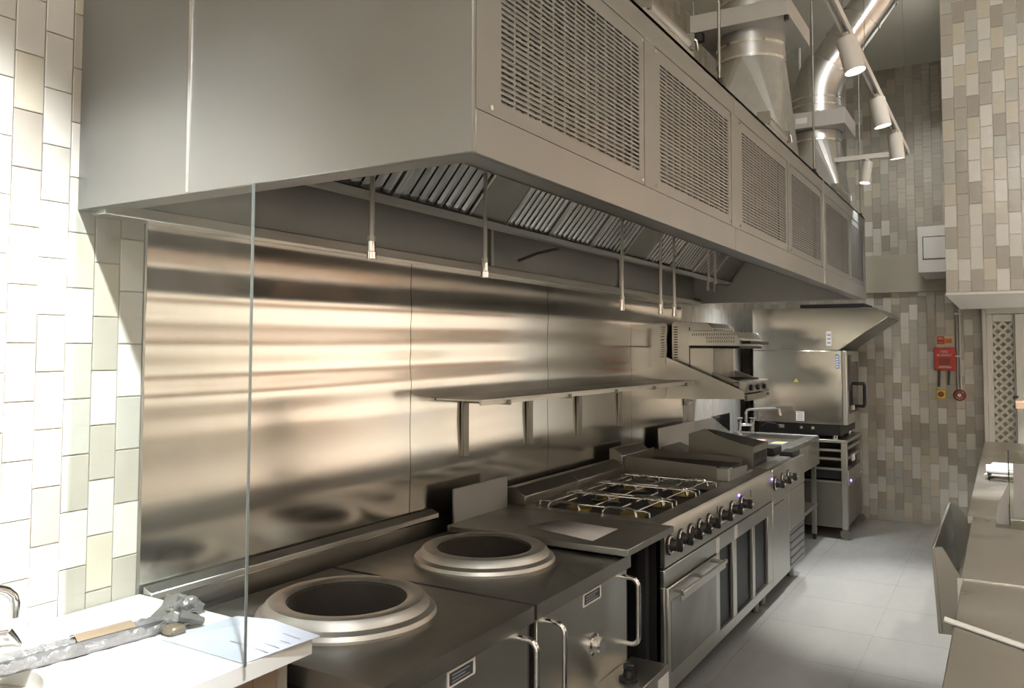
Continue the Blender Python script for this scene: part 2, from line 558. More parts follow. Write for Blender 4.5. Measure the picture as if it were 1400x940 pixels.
# lattice door on the far wall, glazed leaf beside it
dr = struct(B(2.02, 3.06, YB - .03, YB, 0.0, 2.06).build('door_1', WHITE_PAINT, loc=(2.0, YB - .03, 0)))
for a, c, d, e in ((2.015, 2.05, 0, 2.06), (3.0, 3.06, 0, 2.06), (2.05, 3.0, 2.0, 2.06)):
    B(a, c, YB - .07, YB - .03, d, e).build('door_frame', WHITE_PAINT, dr, bevel=.004)
for a, c, d, e in ((2.052, 2.10, .02, 1.995), (2.262, 2.275, .02, 1.995), (2.10, 2.262, .02, .14), (2.10, 2.262, 1.93, 1.995)):
    B(a, c, YB - .055, YB - .03, d, e).build('stile', WHITE_PAINT, dr, bevel=.003)
B(2.275, 2.345, YB - .085, YB - .03, 0.0, 1.998).build('meeting_stile', WHITE_PAINT, dr, bevel=.004)
LATT = mat('lattice_cream', (0.66, 0.64, 0.56), 0.6)
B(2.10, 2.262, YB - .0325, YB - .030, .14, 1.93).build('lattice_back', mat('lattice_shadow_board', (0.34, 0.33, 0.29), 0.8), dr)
xa, xb = 2.10, 2.262
w = xb - xa
for dgn in (1, -1):
    z = .14 - w
    while z < 1.93:
        za, zb = (z, z + w) if dgn > 0 else (z + w, z)
        ts = [t for t in (i / 40 for i in range(41)) if .14 <= za + (zb - za) * t <= 1.93]
        if len(ts) > 2:
            p0 = (xa + w * ts[0], za + (zb - za) * ts[0]); p1 = (xa + w * ts[-1], za + (zb - za) * ts[-1])
            MB().prism([(p0[0], p0[1] - .017), (p1[0], p1[1] - .017), (p1[0], p1[1] + .017), (p0[0], p0[1] + .017)], 'y',
                       YB - (.050 if dgn > 0 else .042), YB - (.042 if dgn > 0 else .034)).build('lattice_slat', LATT, dr)
        z += .081
for a, c, d, e in ((2.345, 2.41, .02, 1.995), (2.93, 3.0, .02, 1.995), (2.41, 2.93, .02, .2), (2.41, 2.93, 1.80, 1.85), (2.41, 2.93, 1.90, 1.915), (2.41, 2.93, 1.975, 1.995)):
    B(a, c, YB - .055, YB - .03, d, e).build('stile', WHITE_PAINT, dr, bevel=.003)
for d, e in ((.2, 1.80), (1.85, 1.90), (1.915, 1.975)):
    B(2.41, 2.93, YB - .042, YB - .036, d, e).build('pane', mat('pale_pane', (0.62, 0.64, 0.60), 0.12), dr)
MB().tube([(2.285, YB - .085, 1.245), (2.285, YB - .125, 1.245), (2.25, YB - .125, 1.245)], .009).build('door_handle', BLACK, dr)

# ---- dining side (out of view): plaster, dark timber bands and bench invented for reflections
for z0_, z1_, d_ in ((1.84, 2.34, .06), (2.86, 3.9, .04)):
    B(XR - d_, XR, -3.4, 8.7, z0_, z1_).build('unseen_timber_band', WOOD, wr)
B(XR - .45, XR, -3.4, 8.7, 0.0, .42).build('bench', WOOD, wr)
B(3.08, XR, YB - .03, YB, 0.0, ZC).build('unseen_plaster_lining', PLASTER, wb)  # unseen lining added so the splashback reflects a bright wall
for z0_, z1_ in ((1.84, 2.34), (2.86, 3.9)):
    B(3.10, XR - .1, YB - .08, YB - .03, z0_, z1_).build('unseen_timber_band', WOOD, wb)

# ================================================================== extraction hood
hd = thing('extraction_hood', 'long stainless steel extraction canopy with slotted front grilles over the cooking line', 'hood',
           (.66, 3.9, HZ0))
B(0.0, HX, HY0, HY0 + .012, HZ0, HZ1).build('end_panel', STEEL_HOOD, hd, bevel=.002)
B(.470, .480, HY0 - .004, HY0, HZ0 + .004, HZ1).build('seam_strip', CHROME, hd, label='bright joint strip down the hood end')
B(0.0, HX, HY1 - .012, HY1, HZ0, HZ1).build('end_panel', STEEL_HOOD, hd, bevel=.002)
B(0.0, HX, HY0 + .012, HY1 - .012, HZ1 - .012, HZ1).build('top_panel', STEEL_DARK, hd)
B(0.0, .010, HY0 + .012, HY1 - .012, HZ0, HZ1 - .012).build('rear_panel', STEEL_HOOD, hd)
# lower front fascia in three lengths, upper fascia, bottom flange
for a, c in ((HY0 + .012, 3.114), (3.117, 4.926), (4.929, HY1 - .012)):
    B(HX - .012, HX, a, c, HZ0, 2.125).build('lower_fascia', STEEL_HOOD, hd, bevel=.0015)
for a, c in ((HY0 + .012, 3.114), (3.117, 4.926), (4.929, HY1 - .012)):
    B(HX - .012, HX, a, c, 2.562, HZ1).build('upper_fascia', STEEL_HOOD, hd, bevel=.0015)
B(HX - .07, HX - .012, HY0 + .012, HY1 - .012, HZ0, HZ0 + .012).build('bottom_flange', STEEL_HOOD, hd)
B(.01, HX - .07, HY0 + .012, HY0 + .07, HZ0, HZ0 + .012).build('bottom_flange', STEEL_HOOD, hd)
B(.01, HX - .07, HY1 - .07, HY1 - .012, HZ0, HZ0 + .012).build('bottom_flange', STEEL_HOOD, hd)
B(HX - .075, HX - .065, HY0 + .07, HY1 - .07, HZ0 + .0, HZ0 + .09).build('inner_lip', STEEL_DARK, hd)
B(.010, .085, HY0 + .03, HY1 - .03, HZ0 - .012, HZ0 + .022).build('rear_rail', STEEL, hd, bevel=.003)
for y in (3.42, 5.0):
    MB().cyl((.022, y, HZ0 + .03), (.022, y, 2.26), .008, n=8).build('rear_conduit', STEEL, hd)
MB().tube([(.30, 3.60, 2.16), (.16, 3.64, 2.15), (.03, 3.66, 2.12)], .008, n=8).build('drain_pipe', STEEL_DARK, hd)

def grille(y0, y1, z0, z1, x0, x1, sy0, sy1, sz0, sz1, ny, nz, fy=.82, fz=.44, off=0.0):
    """plate with rows of slots, real holes"""
    b = MB(); n = 0
    py, pz = (sy1 - sy0) / ny, (sz1 - sz0) / nz
    ys = [y0, sy0] ; zs = [z0, sz0]
    ys = [y0]; 
    for i in range(ny): ys += [sy0 + i * py + py * (1 - fy) / 2, sy0 + (i + 1) * py - py * (1 - fy) / 2]
    ys.append(y1)
    zs = [z0]
    for j in range(nz): zs += [sz0 + (j + off) * pz + pz * (1 - fz) / 2, sz0 + (j + 1 + off) * pz - pz * (1 - fz) / 2]
    zs.append(z1)
    for x in (x0, x1):
        vs = [(x, y, z) for y in ys for z in zs]; m = len(zs); fs = []
        for i in range(len(ys) - 1):
            for j in range(m - 1):
                if i % 2 == 1 and j % 2 == 1: continue
                fs.append((i * m + j, (i + 1) * m + j, (i + 1) * m + j + 1, i * m + j + 1))
        b.add(vs, fs)
    # slot walls
    for i in range(1, len(ys) - 1, 2):
        for j in range(1, len(zs) - 1, 2):
            a, c, d, e = ys[i], ys[i + 1], zs[j], zs[j + 1]
            b.add([(x0, a, d), (x1, a, d), (x0, c, d), (x1, c, d), (x0, a, e), (x1, a, e), (x0, c, e), (x1, c, e)],
                  [(0, 1, 3, 2), (4, 6, 7, 5)])
    b.box(x0, x1, y0, y0 + .0005, z0, z1); b.box(x0, x1, y1 - .0005, y1, z0, z1)
    b.box(x0, x1, y0, y1, z0, z0 + .0005); b.box(x0, x1, y0, y1, z1 - .0005, z1)
    return b

PAN = [(1.360, 2.194), (2.270, 3.071), (3.171, 4.011), (4.057, 4.870), (4.958, 5.813), (5.860, 6.48)]
prev = HY0 + .012
for k, (a, c) in enumerate(PAN):
    B(HX - .012, HX, prev, a - .001, 2.1255, 2.5615).build('mullion', STEEL_HOOD, hd)
    prev = c + .001
    ny = max(8, round((c - a - .08) / .058))
    g = grille(a, c, 2.1265, 2.5605, HX - .006, HX - .002, a + .05, c - .032, 2.158, 2.522, ny, 30, fy=.88, fz=.5).build('slotted_grille', STEEL_HOOD, hd, flat=True)
    grille(a, c, 2.1265, 2.5605, HX - .052, HX - .050, a + .03, c - .03, 2.150, 2.530, ny * 2, 34, fy=.5, fz=.5).build('inner_grille', STEEL_HOOD, hd, flat=True)
    for yy in (a + .014, c - .014):
        for z in (2.14, 2.547):
            MB().cyl((HX - .002, yy, z), (HX + .001, yy, z), .006, n=8).build('screw', CHROME, g)
B(HX - .012, HX, prev, HY1 - .012, 2.1255, 2.5615).build('mullion', STEEL_HOOD, hd)
for y in (4.915,):
    B(HX, HX + .004, y - .006, y + .006, HZ0, HZ1).build('joint_strip', STEEL, hd)
# filter trough and blank infill panels on the filter slope
FX, FZ = .30, 2.205
ux, uz = .64, .768
def slope_quad(y0, y1, s0, s1, off, th=.004):
    nx, nz_ = uz, -ux          # outward normal of the filter slope (down and to the front)
    pts = []
    for o_ in (off, off + th):
        for y, s_ in ((y0, s0), (y1, s0), (y1, s1), (y0, s1)):
            pts.append((FX + ux * s_ + nx * o_, y, FZ + uz * s_ + nz_ * o_))
    return MB().hexa(pts)
MB().prism([(FX - .03, FZ - .022), (FX + .012, FZ - .022), (FX + .03, FZ - .004), (FX + .018, FZ - .002), (FX - .03, FZ - .010)],
           'y', HY0 + .02, HY1 - .02).build('grease_trough', STEEL, hd)
MB().prism([(FX - .03, FZ - .018), (FX - .03, FZ - .012), (.012, FZ + .10), (.012, FZ + .09)], 'y', HY0 + .02, HY1 - .02).build('plenum_floor', STEEL_DARK, hd)
for a, c in ((2.805, 3.075), (4.405, 4.705), (6.095, 6.52)):
    o = slope_quad(a, c, 0.0, .53, 0.0)
    o.build('blank_panel', STEEL_DARK, hd)
slope_quad(HY0 + .02, HY1 - .02, .52, .56, -.01, .01).build('filter_head_rail', STEEL_DARK, hd)
slope_quad(HY0 + .02, HY1 - .02, 0.0, .55, -.09, .004).build('plenum_back', DARK, hd)
B(FX + ux * .55, HX - .075, HY0 + .02, HY1 - .02, HZ1 - .03, HZ1 - .026).build('inner_ceiling', STEEL_DARK, hd)

# baffle filters: lift-out things
FIL = [(1.335, 1.82, 'beside the hood end panel, above the glass screen'), (1.822, 2.31, 'above the wok ring beside the paper notice'),
       (2.312, 2.80, 'beside the blank panel, above the seam of the wok ranges'), (3.08, 3.488, 'after the blank panel, above the infill bench'),
       (3.49, 3.948, 'middle of the trio above the gas burners'), (3.95, 4.40, 'above the burners next to the griddle'),
       (4.71, 5.168, 'above the flat griddle'), (5.17, 5.618, 'above the control knobs of the chargrill'),
       (5.62, 6.09, 'above the wall-mounted salamander')]
for (a, c, w) in FIL:
    t = thing('grease_filter', 'shiny steel baffle filter ' + w, 'filter', (FX, (a + c) / 2, FZ), 'baffle filters under the hood')
    fr = MB()
    for q in (slope_quad(a, a + .018, .005, .51, -.03, .035), slope_quad(c - .018, c, .005, .51, -.03, .035),
              slope_quad(a + .018, c - .018, .005, .022, -.03, .02), slope_quad(a + .018, c - .018, .493, .51, -.03, .035)):
        fr.add(q.v, q.f)
    fr.build('filter_frame', STEEL, t)
    n = 8; p = (c - a - .04) / n
    for i in range(n):
        y0 = a + .02 + i * p
        # each baffle is a folded strip: near half tipped, far half tipped the other way
        b = MB(); y1, ym = y0 + p * .80, y0 + p * .40
        for s0, s1 in ((.012, .50),):
            P4 = []
            for y, o_ in ((y0, -.001), (ym, .002), (y1, -.001)):
                for s_ in (s0, s1):
                    P4.append((FX + ux * s_ + uz * o_, y, FZ + uz * s_ - ux * o_))
            b.add(P4, [(0, 2, 3, 1), (2, 4, 5, 3)])
        o = b.build('baffle', BAFFLE, t, flat=True)
        o.modifiers.new('thick', 'SOLIDIFY').thickness = 0.0015
    for y in (a + .12, c - .12):
        q = slope_quad(y - .03, y + .03, .30, .312, .008, .006); q.build('pull_ring', CHROME, t)

# suppression drop pipes
PX = .68
PIPES = [(1.755, 1.906, 'over the wok ring beside the glass screen'), (2.34, 1.90, 'over the seam between the two wok ranges'),
         (3.51, 1.838, 'over the near edge of the gas cooker'), (4.007, 1.841, 'over the middle row of gas burners'),
         (4.208, 1.837, 'between the middle and last rows of gas burners'), (4.808, 2.014, 'short, over the griddle edge by the burners'),
         (4.938, 2.013, 'short, over the middle of the flat griddle')]
for y, z, w in PIPES:
    t = thing('suppression_pipe', 'thin steel fire suppression drop pipe ' + w, 'pipe', (PX, y, z), 'nozzle pipes hanging under the hood')
    MB().cyl((PX, y, z + .04), (PX, y, HZ1 - .0305), .0075, n=10).build('drop_pipe', STEEL, t)
    MB().lathe([(.0075, .05), (.011, .05), (.011, .022), (.0135, .02), (.0135, 0), (.006, -.002)], (PX, y, z), n=12, cap1=True).build('nozzle', CHROME, t)
    MB().cyl((PX, y, z + .052), (PX, y, z + .066), .012, n=6).build('union_nut', STEEL, t)

# ---- things on top of the hood: ducts, hanging rods, tube fittings
def ring_band(c, r, z, h, proud=.006, n=32):
    return MB().lathe([(r - .002, z), (r + proud, z), (r + proud, z + h), (r - .002, z + h)], (c[0], c[1], 0), n=n)

def transition(c, half, z0, r, z1, n=32):
    """square-to-round: four flat triangles and four corner fans"""
    b = MB(); q = n // 4
    circ = [(c[0] + r * math.cos(2 * math.pi * i / n), c[1] + r * math.sin(2 * math.pi * i / n), z1) for i in range(n)]
    sq = [(c[0] + half * u, c[1] + half * v, z0) for u, v in ((1, 1), (-1, 1), (-1, -1), (1, -1))]
    fs = []
    for k in range(4):
        cor = n + k
        fs += [(cor, k * q + i, (k * q + i + 1) % n) for i in range(q)]
        fs.append((cor, ((k + 1) * q) % n, n + (k + 1) % 4))
    return b.add(circ + sq, fs)

def duct(c, zt, zb0, zb1, half_box, r, label, name='duct_riser'):
    t = thing(name, label, 'duct', (c[0], c[1], HZ1))
    B(c[0] - .215, c[0] + .215, c[1] - .215, c[1] + .215, HZ1, HZ1 + .02).build('base_flange', GALV, t, bevel=.002)
    B(c[0] - .20, c[0] + .20, c[1] - .20, c[1] + .20, HZ1 + .02, HZ1 + .09).build('square_collar', GALV, t)
    transition(c, .20, HZ1 + .09, r, zt).build('transition', GALV, t, flat=True)
    MB().lathe([(r, zt), (r, zb0)], (c[0], c[1], 0)).build('round_spigot', GALV, t)
    for z in (zt - .003, zt + .075):
        ring_band(c, r, z, .014).build('joint_band', WIRE, t)
    B(c[0] - half_box, c[0] + half_box, c[1] - half_box, c[1] + half_box, zb0, zb1).build('damper_box', ZINC, t, bevel=.002)
    return t

C1 = (1.055, 4.40)
d1 = duct(C1, 3.19, 3.335, 3.43, .255, .178, 'grey galvanised exhaust duct rising straight from the hood through a square damper box')
MB().lathe([(.172, 3.43), (.172, ZC)], (C1[0], C1[1], 0)).build('upper_duct', GALV, d1)
for z in (3.50, 3.545, 3.80, 4.1):
    ring_band(C1, .172, z, .012, .005).build('joint_band', WIRE, d1)
for sx in (-.24, .24):
    MB().cyl((C1[0] + sx, C1[1] - .24, 3.30), (C1[0] + sx, C1[1] - .24, ZC), .005, n=8).build('hanger_rod', STEEL_DARK, d1)
    MB().cyl((C1[0] + sx, C1[1] - .24, 3.31), (C1[0] + sx, C1[1] - .24, 3.335), .014, n=6).build('nut', BLACK, d1)
C2 = (1.035, 6.30)
d2_ = duct(C2, 3.18, 3.255, 3.37, .235, .172, 'galvanised exhaust duct beside the far track lamp, elbowed over into a bright round pipe')
MB().lathe([(.172, 3.37), (.172, 3.50)], (C2[0], C2[1], 0)).build('round_spigot', GALV, d2_)
for z in (3.385, 3.44, 3.495):
    ring_band(C2, .172, z, .012, .005).build('joint_band', WIRE, d2_)
path = []
a0 = Vector((C2[0], C2[1], 3.50)); dirv = Vector((.42, .10, .82)).normalized()
for k in range(7):
    w = R(38) * k / 6
    path.append(a0 + Vector((0.40 * (1 - math.cos(w)), .06 * (1 - math.cos(w)), .40 * math.sin(w))))
MB().tube(path, .170, n=28).build('elbow', GALV, d2_)
end = path[-1]; tdir = (path[-1] - path[-2]).normalized()
top = end + tdir * ((ZC - .0 - end.z) / tdir.z)
MB().tube([end, end.lerp(top, .5), top], .146, n=28).build('sloping_pipe', FOIL, d2_, label='bright spiral foil pipe')
for q in (.02, .22, .45, .68):
    p = end.lerp(top, q)
    MB().tube([p, p + tdir * .014], .152, n=28).build('joint_band', WIRE, d2_)
B(C2[0] - .10, C2[0] - .02, C2[1] - .238, C2[1] - .2355, 3.29, 3.33).build('data_plate', WHITE_INK, d2_)
# dark fixings under the first damper box
B(C1[0] - .23, C1[0] - .19, C1[1] - .245, C1[1] - .21, 3.29, 3.335).build('damper_bracket', BLACK, d1)

for (y, w) in ((3.0, 'at the second grille panel'), (4.78, 'at the fourth grille panel'), (6.50, 'at the far end of the hood')):
    t = thing('hanging_rod', 'thin vertical threaded rod holding the hood front edge ' + w, 'rod', (1.30, y, HZ1), 'rods holding up the hood')
    MB().cyl((1.30, y, HZ1 + .01), (1.30, y, ZC), .006, n=8).build('rod', STEEL_DARK, t)
    B(1.275, 1.318, y - .022, y + .022, HZ1, HZ1 + .012).build('foot_bracket', BLACK, t)
    MB().cyl((1.30, y, HZ1 + .012), (1.30, y, HZ1 + .035), .013, n=6).build('nut', BLACK, t)

for (y, w) in ((2.48, 'above the second grille panel'), (3.92, 'in front of the straight duct'), (5.75, 'in front of the elbowed duct')):
    t = thing('tube_light', 'small unlit steel tube fitting lying on the hood top ' + w, 'light fitting', (1.27, y, HZ1), 'tube fittings on the hood top')
    B(1.24, 1.31, y - .24, y + .20, HZ1, HZ1 + .03).build('tray', STEEL, t, bevel=.003)
    MB().cyl((1.29, y - .22, HZ1 + .055), (1.29, y + .17, HZ1 + .055), .026, n=16).build('tube', STEEL_HOOD, t)
    for yy in (y - .22, y + .17):
        B(1.262, 1.318, yy - .008, yy + .008, HZ1 + .03, HZ1 + .088).build('end_clip', STEEL_DARK, t)
    MB().tube([(1.30, y + .18, HZ1 + .08), (1.312, y + .21, HZ1 + .075), (1.314, y + .225, HZ1 + .045)], .006, n=8).build('hook', CHROME, t)

# ================================================================== track lighting
TXk, TZk, TYk = 1.65, 3.015, 6.155
TZK0 = TZk
tr = thing('light_track', 'white lighting track hung on wires with an L corner near the far wall', 'track', (TXk, 3.5, TZk))
def chan(b, p0, p1):
    (x0, y0), (x1, y1) = p0, p1
    if abs(x1 - x0) < 1e-6:
        for a, c in ((x0 - .017, x0 - .011), (x0 + .011, x0 + .017)): b.box(a, c, y0, y1, TZk - .017, TZk + .017)
        b.box(x0 - .011, x0 + .011, y0, y1, TZk + .008, TZk + .017)
    else:
        for a, c in ((y0 - .017, y0 - .011), (y0 + .011, y0 + .017)): b.box(x0, x1, a, c, TZk - .017, TZk + .017)
        b.box(x0, x1, y0 - .011, y0 + .011, TZk + .008, TZk + .017)
    return b
LAMPW = mat('white_lamp_enamel', (0.72, 0.70, 0.66), 0.4)
chan(MB(), (TXk, .2), (TXk, TYk)).build('track_rail', LAMPW, tr)
chan(MB(), (1.18, TYk), (TXk + .017, TYk)).build('track_rail', LAMPW, tr)
for x, y in ((TXk, 2.0), (TXk, 4.2), (TXk, TYk - .1), (1.25, TYk)):
    MB().cyl((x, y, TZk + .017), (x, y, ZC), .0015, n=6).build('hanging_wire', STEEL_DARK, tr)

def lamp(y, tgt, label, power, x=TXk, h=.155, r=.042, angle=62, color=NEUT, hang=.046, blend=.6, zt=None):
    TZk = zt if zt else TZK0
    loc = Vector((x, y, TZk - .02))
    t = thing('track_spotlight', label, 'lamp', loc, 'white spotlights on the track')
    pv = Vector((x, y, TZk - hang))
    d = (Vector(tgt) - pv).normalized()
    B(x - .012, x + .012, y - .035, y + .035, TZk - .036, TZk - .0172).build('adaptor', LAMPW, t, bevel=.003)
    MB().cyl((x, y, TZk - .036), pv, .009, n=10).build('stem', LAMPW, t)
    if zt: MB().cyl((x, y, TZk - .0172), (x, y, ZC), .010, n=10).build('ceiling_stem', LAMPW, t)
    c0 = pv - d * .012; c1 = pv + d * (h - .012)
    hb = MB(); hb.tube([c0, c0 + d * .006, c1], [r * .86, r, r], n=24, caps=False)
    hb.tube([c1, c1 - d * .012], [r, r * .9], n=24, caps=False)
    hb.cyl(c0, c0 + d * .001, r * .86, n=24)
    hd_ = hb.build('lamp_head', LAMPW, t)
    MB().cyl(c1 - d * .012, c1 - d * .010, r * .9, n=24).build('lens', LENS, hd_)
    spot('lamp_beam', c1 + d * .004, c1 + d, power, color, angle, blend, .04, parent=t)
    return t

lamp(3.66, (TXk + .50, 3.60, .9), 'white cylinder spotlight, first of three in line on the long track', P_TRACK * .35)
lamp(4.62, (TXk + .38, 4.75, .9), 'white cylinder spotlight, middle of three in line on the long track', P_TRACK * .45)
lamp(5.43, (TXk + .15, 5.70, .9), 'white cylinder spotlight next to the corner of the track', P_TRACK * 4.2, angle=58)
lamp(TYk, (1.12, TYk - .25, .9), 'white slim spotlight on the short arm of the track by the elbowed duct', P_TRACK * .5, x=1.40, r=.034)
lamp(1.9, (2.5, 2.4, .9), 'white cylinder spotlight on the track before the hood front, aimed at the pass', P_TRACK * .4)
lamp(.70, (.0, .74, 1.22), 'white cylinder spotlight on a long ceiling stem over the hand sink', P_SINK, x=1.61, angle=54, color=COOL, zt=3.56, blend=1.0)
lamp(7.15, (.42, 7.10, .9), 'white cylinder spotlight on a ceiling stem over the pot sink', P_TRACK * 2.2, x=.75, angle=75, color=COOL, zt=3.05, blend=.8)

# unseen ceiling downlights and wall washers, added for fill and reflections
def downlight(x, y, tgt, power, label, angle=120, color=WARM, z=ZC):
    t = thing('added_downlight', label, 'lamp', (x, y, z), 'unseen downlights added to the ceiling')
    MB().lathe([(.11, 0), (.13, -.004), (.13, -.012), (.10, -.014), (.09, -.002)], (x, y, z), n=24).build('bezel', LAMPW, t)
    MB().cyl((x, y, z - .004), (x, y, z - .006), .09, n=24).build('lens', LENS, t)
    spot('lamp_beam', (x, y, z - .03), tgt, power, color, angle, .6, .09, parent=t)
for x, y in ((3.4, -1.8), (3.4, .6), (4.3, 2.9), (4.6, 5.2), (4.4, -2.6)):
    downlight(x, y, (x, y, 0), P_FILL * 1.8, 'unseen added downlight in the dining ceiling', 130)
downlight(1.72, 7.0, (1.35, YB, .5), P_FILL * 1.9, 'unseen added downlight aimed at the tiled far wall', 100, NEUT)
downlight(3.3, 4.9, (2.2, 5.7, .9), P_FILL * 5, 'unseen added downlight aimed at the paper on the pass', 24, NEUT)
downlight(2.95, 3.3, (2.3, 6.5, 2.75), P_FILL * 2.6, 'unseen added downlight aimed at the tiled bulkhead', 80, NEUT)
downlight(2.7, -1.6, (1.2, 5.0, 2.2), P_FILL * 4, 'unseen added downlight behind the pass aimed along the hood', 100, NEUT)
for x in (1.0, 2.4, 3.8, 5.2):  # added to brighten the unseen wall the hood end reflects
    downlight(x, YF + 1.0, (x, YF, 1.8), P_WASH * 3, 'unseen added downlight washing the wall behind the pass', 100)
for x in (3.7, 4.7, 5.7):
    downlight(x, 7.75, (x, YB, 1.3), P_WASH * 4, 'unseen added downlight washing the dining end wall', 95)
for y in (-1.2, .6, 2.4, 4.2, 6.0, 7.4):
    downlight(5.5, y, (XR, y, 1.4), P_WASH * 4, 'unseen added downlight washing the dining wall', 95)

# ================================================================== hand-sink counter (white)
SC = (.325, .845, .195)     # basin centre and radius
ct = thing('white_counter', 'white stone counter with an inset round basin and tiled front below', 'counter', (.35, .9, 0))
cb = MB()
for z in (.896, .936):
    cb.plate_hole(0.012, .704, .20, 1.520, z, SC[0], SC[1], SC[2])
cb.add([(0.012, .20, .896), (.704, .20, .896), (.704, 1.52, .896), (0.012, 1.52, .896),
        (0.012, .20, .936), (.704, .20, .936), (.704, 1.52, .936), (0.012, 1.52, .936)],
       [(0, 1, 5, 4), (1, 2, 6, 5), (2, 3, 7, 6), (3, 0, 4, 7)])
cb.lathe([(SC[2], .896), (SC[2], .936)], (SC[0], SC[1], 0), n=48)
cb.build('counter_top', WHITE_STONE, ct)
bs = MB().lathe([(SC[2] + .02, .895), (SC[2] - .004, .892), (SC[2] - .02, .86), (SC[2] - .05, .79), (.05, .765), (.02, .762)],
                (SC[0], SC[1], 0), n=40, cap1=True).build('basin', mat('basin_bronze', (.42, .37, .31), .38, .6), ct)
MB().lathe([(.022, .764), (.022, .768), (.0, .768)], (SC[0], SC[1], 0), n=16).build('drain', CHROME, bs)
B(.03, .64, .22, 1.50, 0.0, .896).build('base', GROUT, ct)
bp_ = ct.children[-1]
k = 0
y = .225
while y < 1.42:
    z = .05 if k % 2 else -.026
    while z < .89:
        z0, z1 = max(z, .005), min(z + .15, .893)
        if z1 - z0 > .02:
            me_key = ('bt', round(z1 - z0, 3))
            if me_key not in _tile_cache:
                q = MB().box(0, .006, -.0375, .0375, -(z1 - z0) / 2, (z1 - z0) / 2)
                _tile_cache[me_key] = q.mesh('tile', mat('brown_tile_%d' % len(_tile_cache), (.34, .25, .19), .35, noise=.25, nscale=4), (0, 0, 0))
            o = bpy.data.objects.new('tile', _tile_cache[me_key]); COL.objects.link(o)
            o.parent = ct; o.location = Vector((.64, y + .0375, (z0 + z1) / 2)) - ORG[ct.name]
        z += .153
    y += .0775; k += 1

# tap with swan neck and lever
fa = thing('basin_tap', 'chrome swan neck tap behind the round basin', 'tap', (.10, .98, .936))
MB().lathe([(.028, 0), (.028, .012), (.018, .02), (.016, .09), (.016, .10)], (.10, .98, .936), n=20, cap0=True).build('tap_body', CHROME, fa)
pts = [(.10, .98, 1.03)]
for i in range(9):
    a = math.pi * i / 8
    pts.append((.10 + .02 * (1 - math.cos(a)) * .5, .98 + .064 * (1 - math.cos(a)), 1.035 + .045 * math.sin(a)))
pts.append((.12, 1.108, 1.0))
MB().tube(pts, .0125, n=14).build('spout', CHROME, fa)
lv = MB().tube([(.10, .98, .985), (.12, 1.04, .975), (.135, 1.085, .97)], .011, n=12).build('lever_arm', CHROME, fa)
MB().tube([(.135, 1.085, .975), (.14, 1.10, .955), (.15, 1.108, .905 + .034)], [.012, .009, .006], n=10).build('lever', CHROME, fa)

# wrapped aluminium channel lying on the counter
chn = thing('wrapped_channel', 'aluminium channel in clear plastic film and brown tape lying on the white counter', 'channel', (.33, 1.1, .936))
q0, q1 = Vector((.262, .78, .951)), Vector((.352, 1.40, .951))
ax = (q1 - q0).normalized(); sd = Vector((ax.y, -ax.x, 0))
def obox(b, p0, p1, w, z0, z1):
    pts = []
    for z in (z0, z1):
        for p, s_ in ((p0, -1), (p1, -1), (p1, 1), (p0, 1)):
            v = p + sd * (w * s_); pts.append((v.x, v.y, z))
    return b.hexa(pts)
cc = MB()
obox(cc, q0, q1, .022, .937, .940)
for s_ in (-1, 1):
    obox(cc, q0 + sd * .021 * s_, q1 + sd * .021 * s_, .0016, .940, .970)
cc.build('channel', ALU, chn)
fb = MB(); random.seed(3)
n_, m_ = 46, 10
vs = []
for i in range(n_ + 1):
    p = q0.lerp(q1, i / n_)
    for j in range(m_ + 1):
        a = math.pi * j / m_
        rr = 1 + random.uniform(-.12, .16)
        v = p + sd * (math.cos(a) * .028 * rr)
        vs.append((v.x, v.y, .944 + math.sin(a) * .032 * rr))
fb.add(vs, [(i * (m_ + 1) + j, (i + 1) * (m_ + 1) + j, (i + 1) * (m_ + 1) + j + 1, i * (m_ + 1) + j + 1) for i in range(n_) for j in range(m_)])
fb.build('plastic_wrap', PLASTIC_FILM, chn)
tb = MB(); vs = []
for i in range(13):
    p = q0.lerp(q1, .58 + .22 * i / 12)
    for j in range(7):
        a = .25 * math.pi + .5 * math.pi * j / 6
        v = p + sd * (math.cos(a) * .034); vs.append((v.x, v.y, .946 + math.sin(a) * .0365))
tb.add(vs, [(i * 7 + j, (i + 1) * 7 + j, (i + 1) * 7 + j + 1, i * 7 + j + 1) for i in range(12) for j in range(6)])
tb.build('tape', TAPE, chn)
# crumpled film bunched at the end
random.seed(11)
cr = MB(); cen = Vector((.360, 1.405, .970)); vs = []; nu, nv = 12, 16
for i in range(nu + 1):
    for j in range(nv):
        a, c = math.pi * i / nu, 2 * math.pi * j / nv
        rr = 1 + random.uniform(-.3, .3)
        vs.append((cen.x + .036 * rr * math.sin(a) * math.cos(c), cen.y + .05 * rr * math.sin(a) * math.sin(c), max(.938, cen.z + .032 * rr * math.cos(a))))
cr.add(vs, [(i * nv + j, (i + 1) * nv + j, (i + 1) * nv + (j + 1) % nv, i * nv + (j + 1) % nv) for i in range(nu) for j in range(nv)])
cr.build('crumpled_film', PLASTIC_FILM, chn, flat=True)
MB().prism([(1.352, .965), (1.385, .985), (1.40, 1.012), (1.415, 1.004), (1.43, 1.006), (1.41, .975)], 'x', .300, .345).build('torn_foam', DUST, chn)
MB().tube([(.385, 1.375, .975), (.40, 1.40, .965), (.405, 1.43, .95)], [.016, .012, .010], n=8).build('torn_foam', DUST, chn)
B(.372, .418, 1.33, 1.375, .938, .960).build('tape_end', TAPE, chn, bevel=.006)

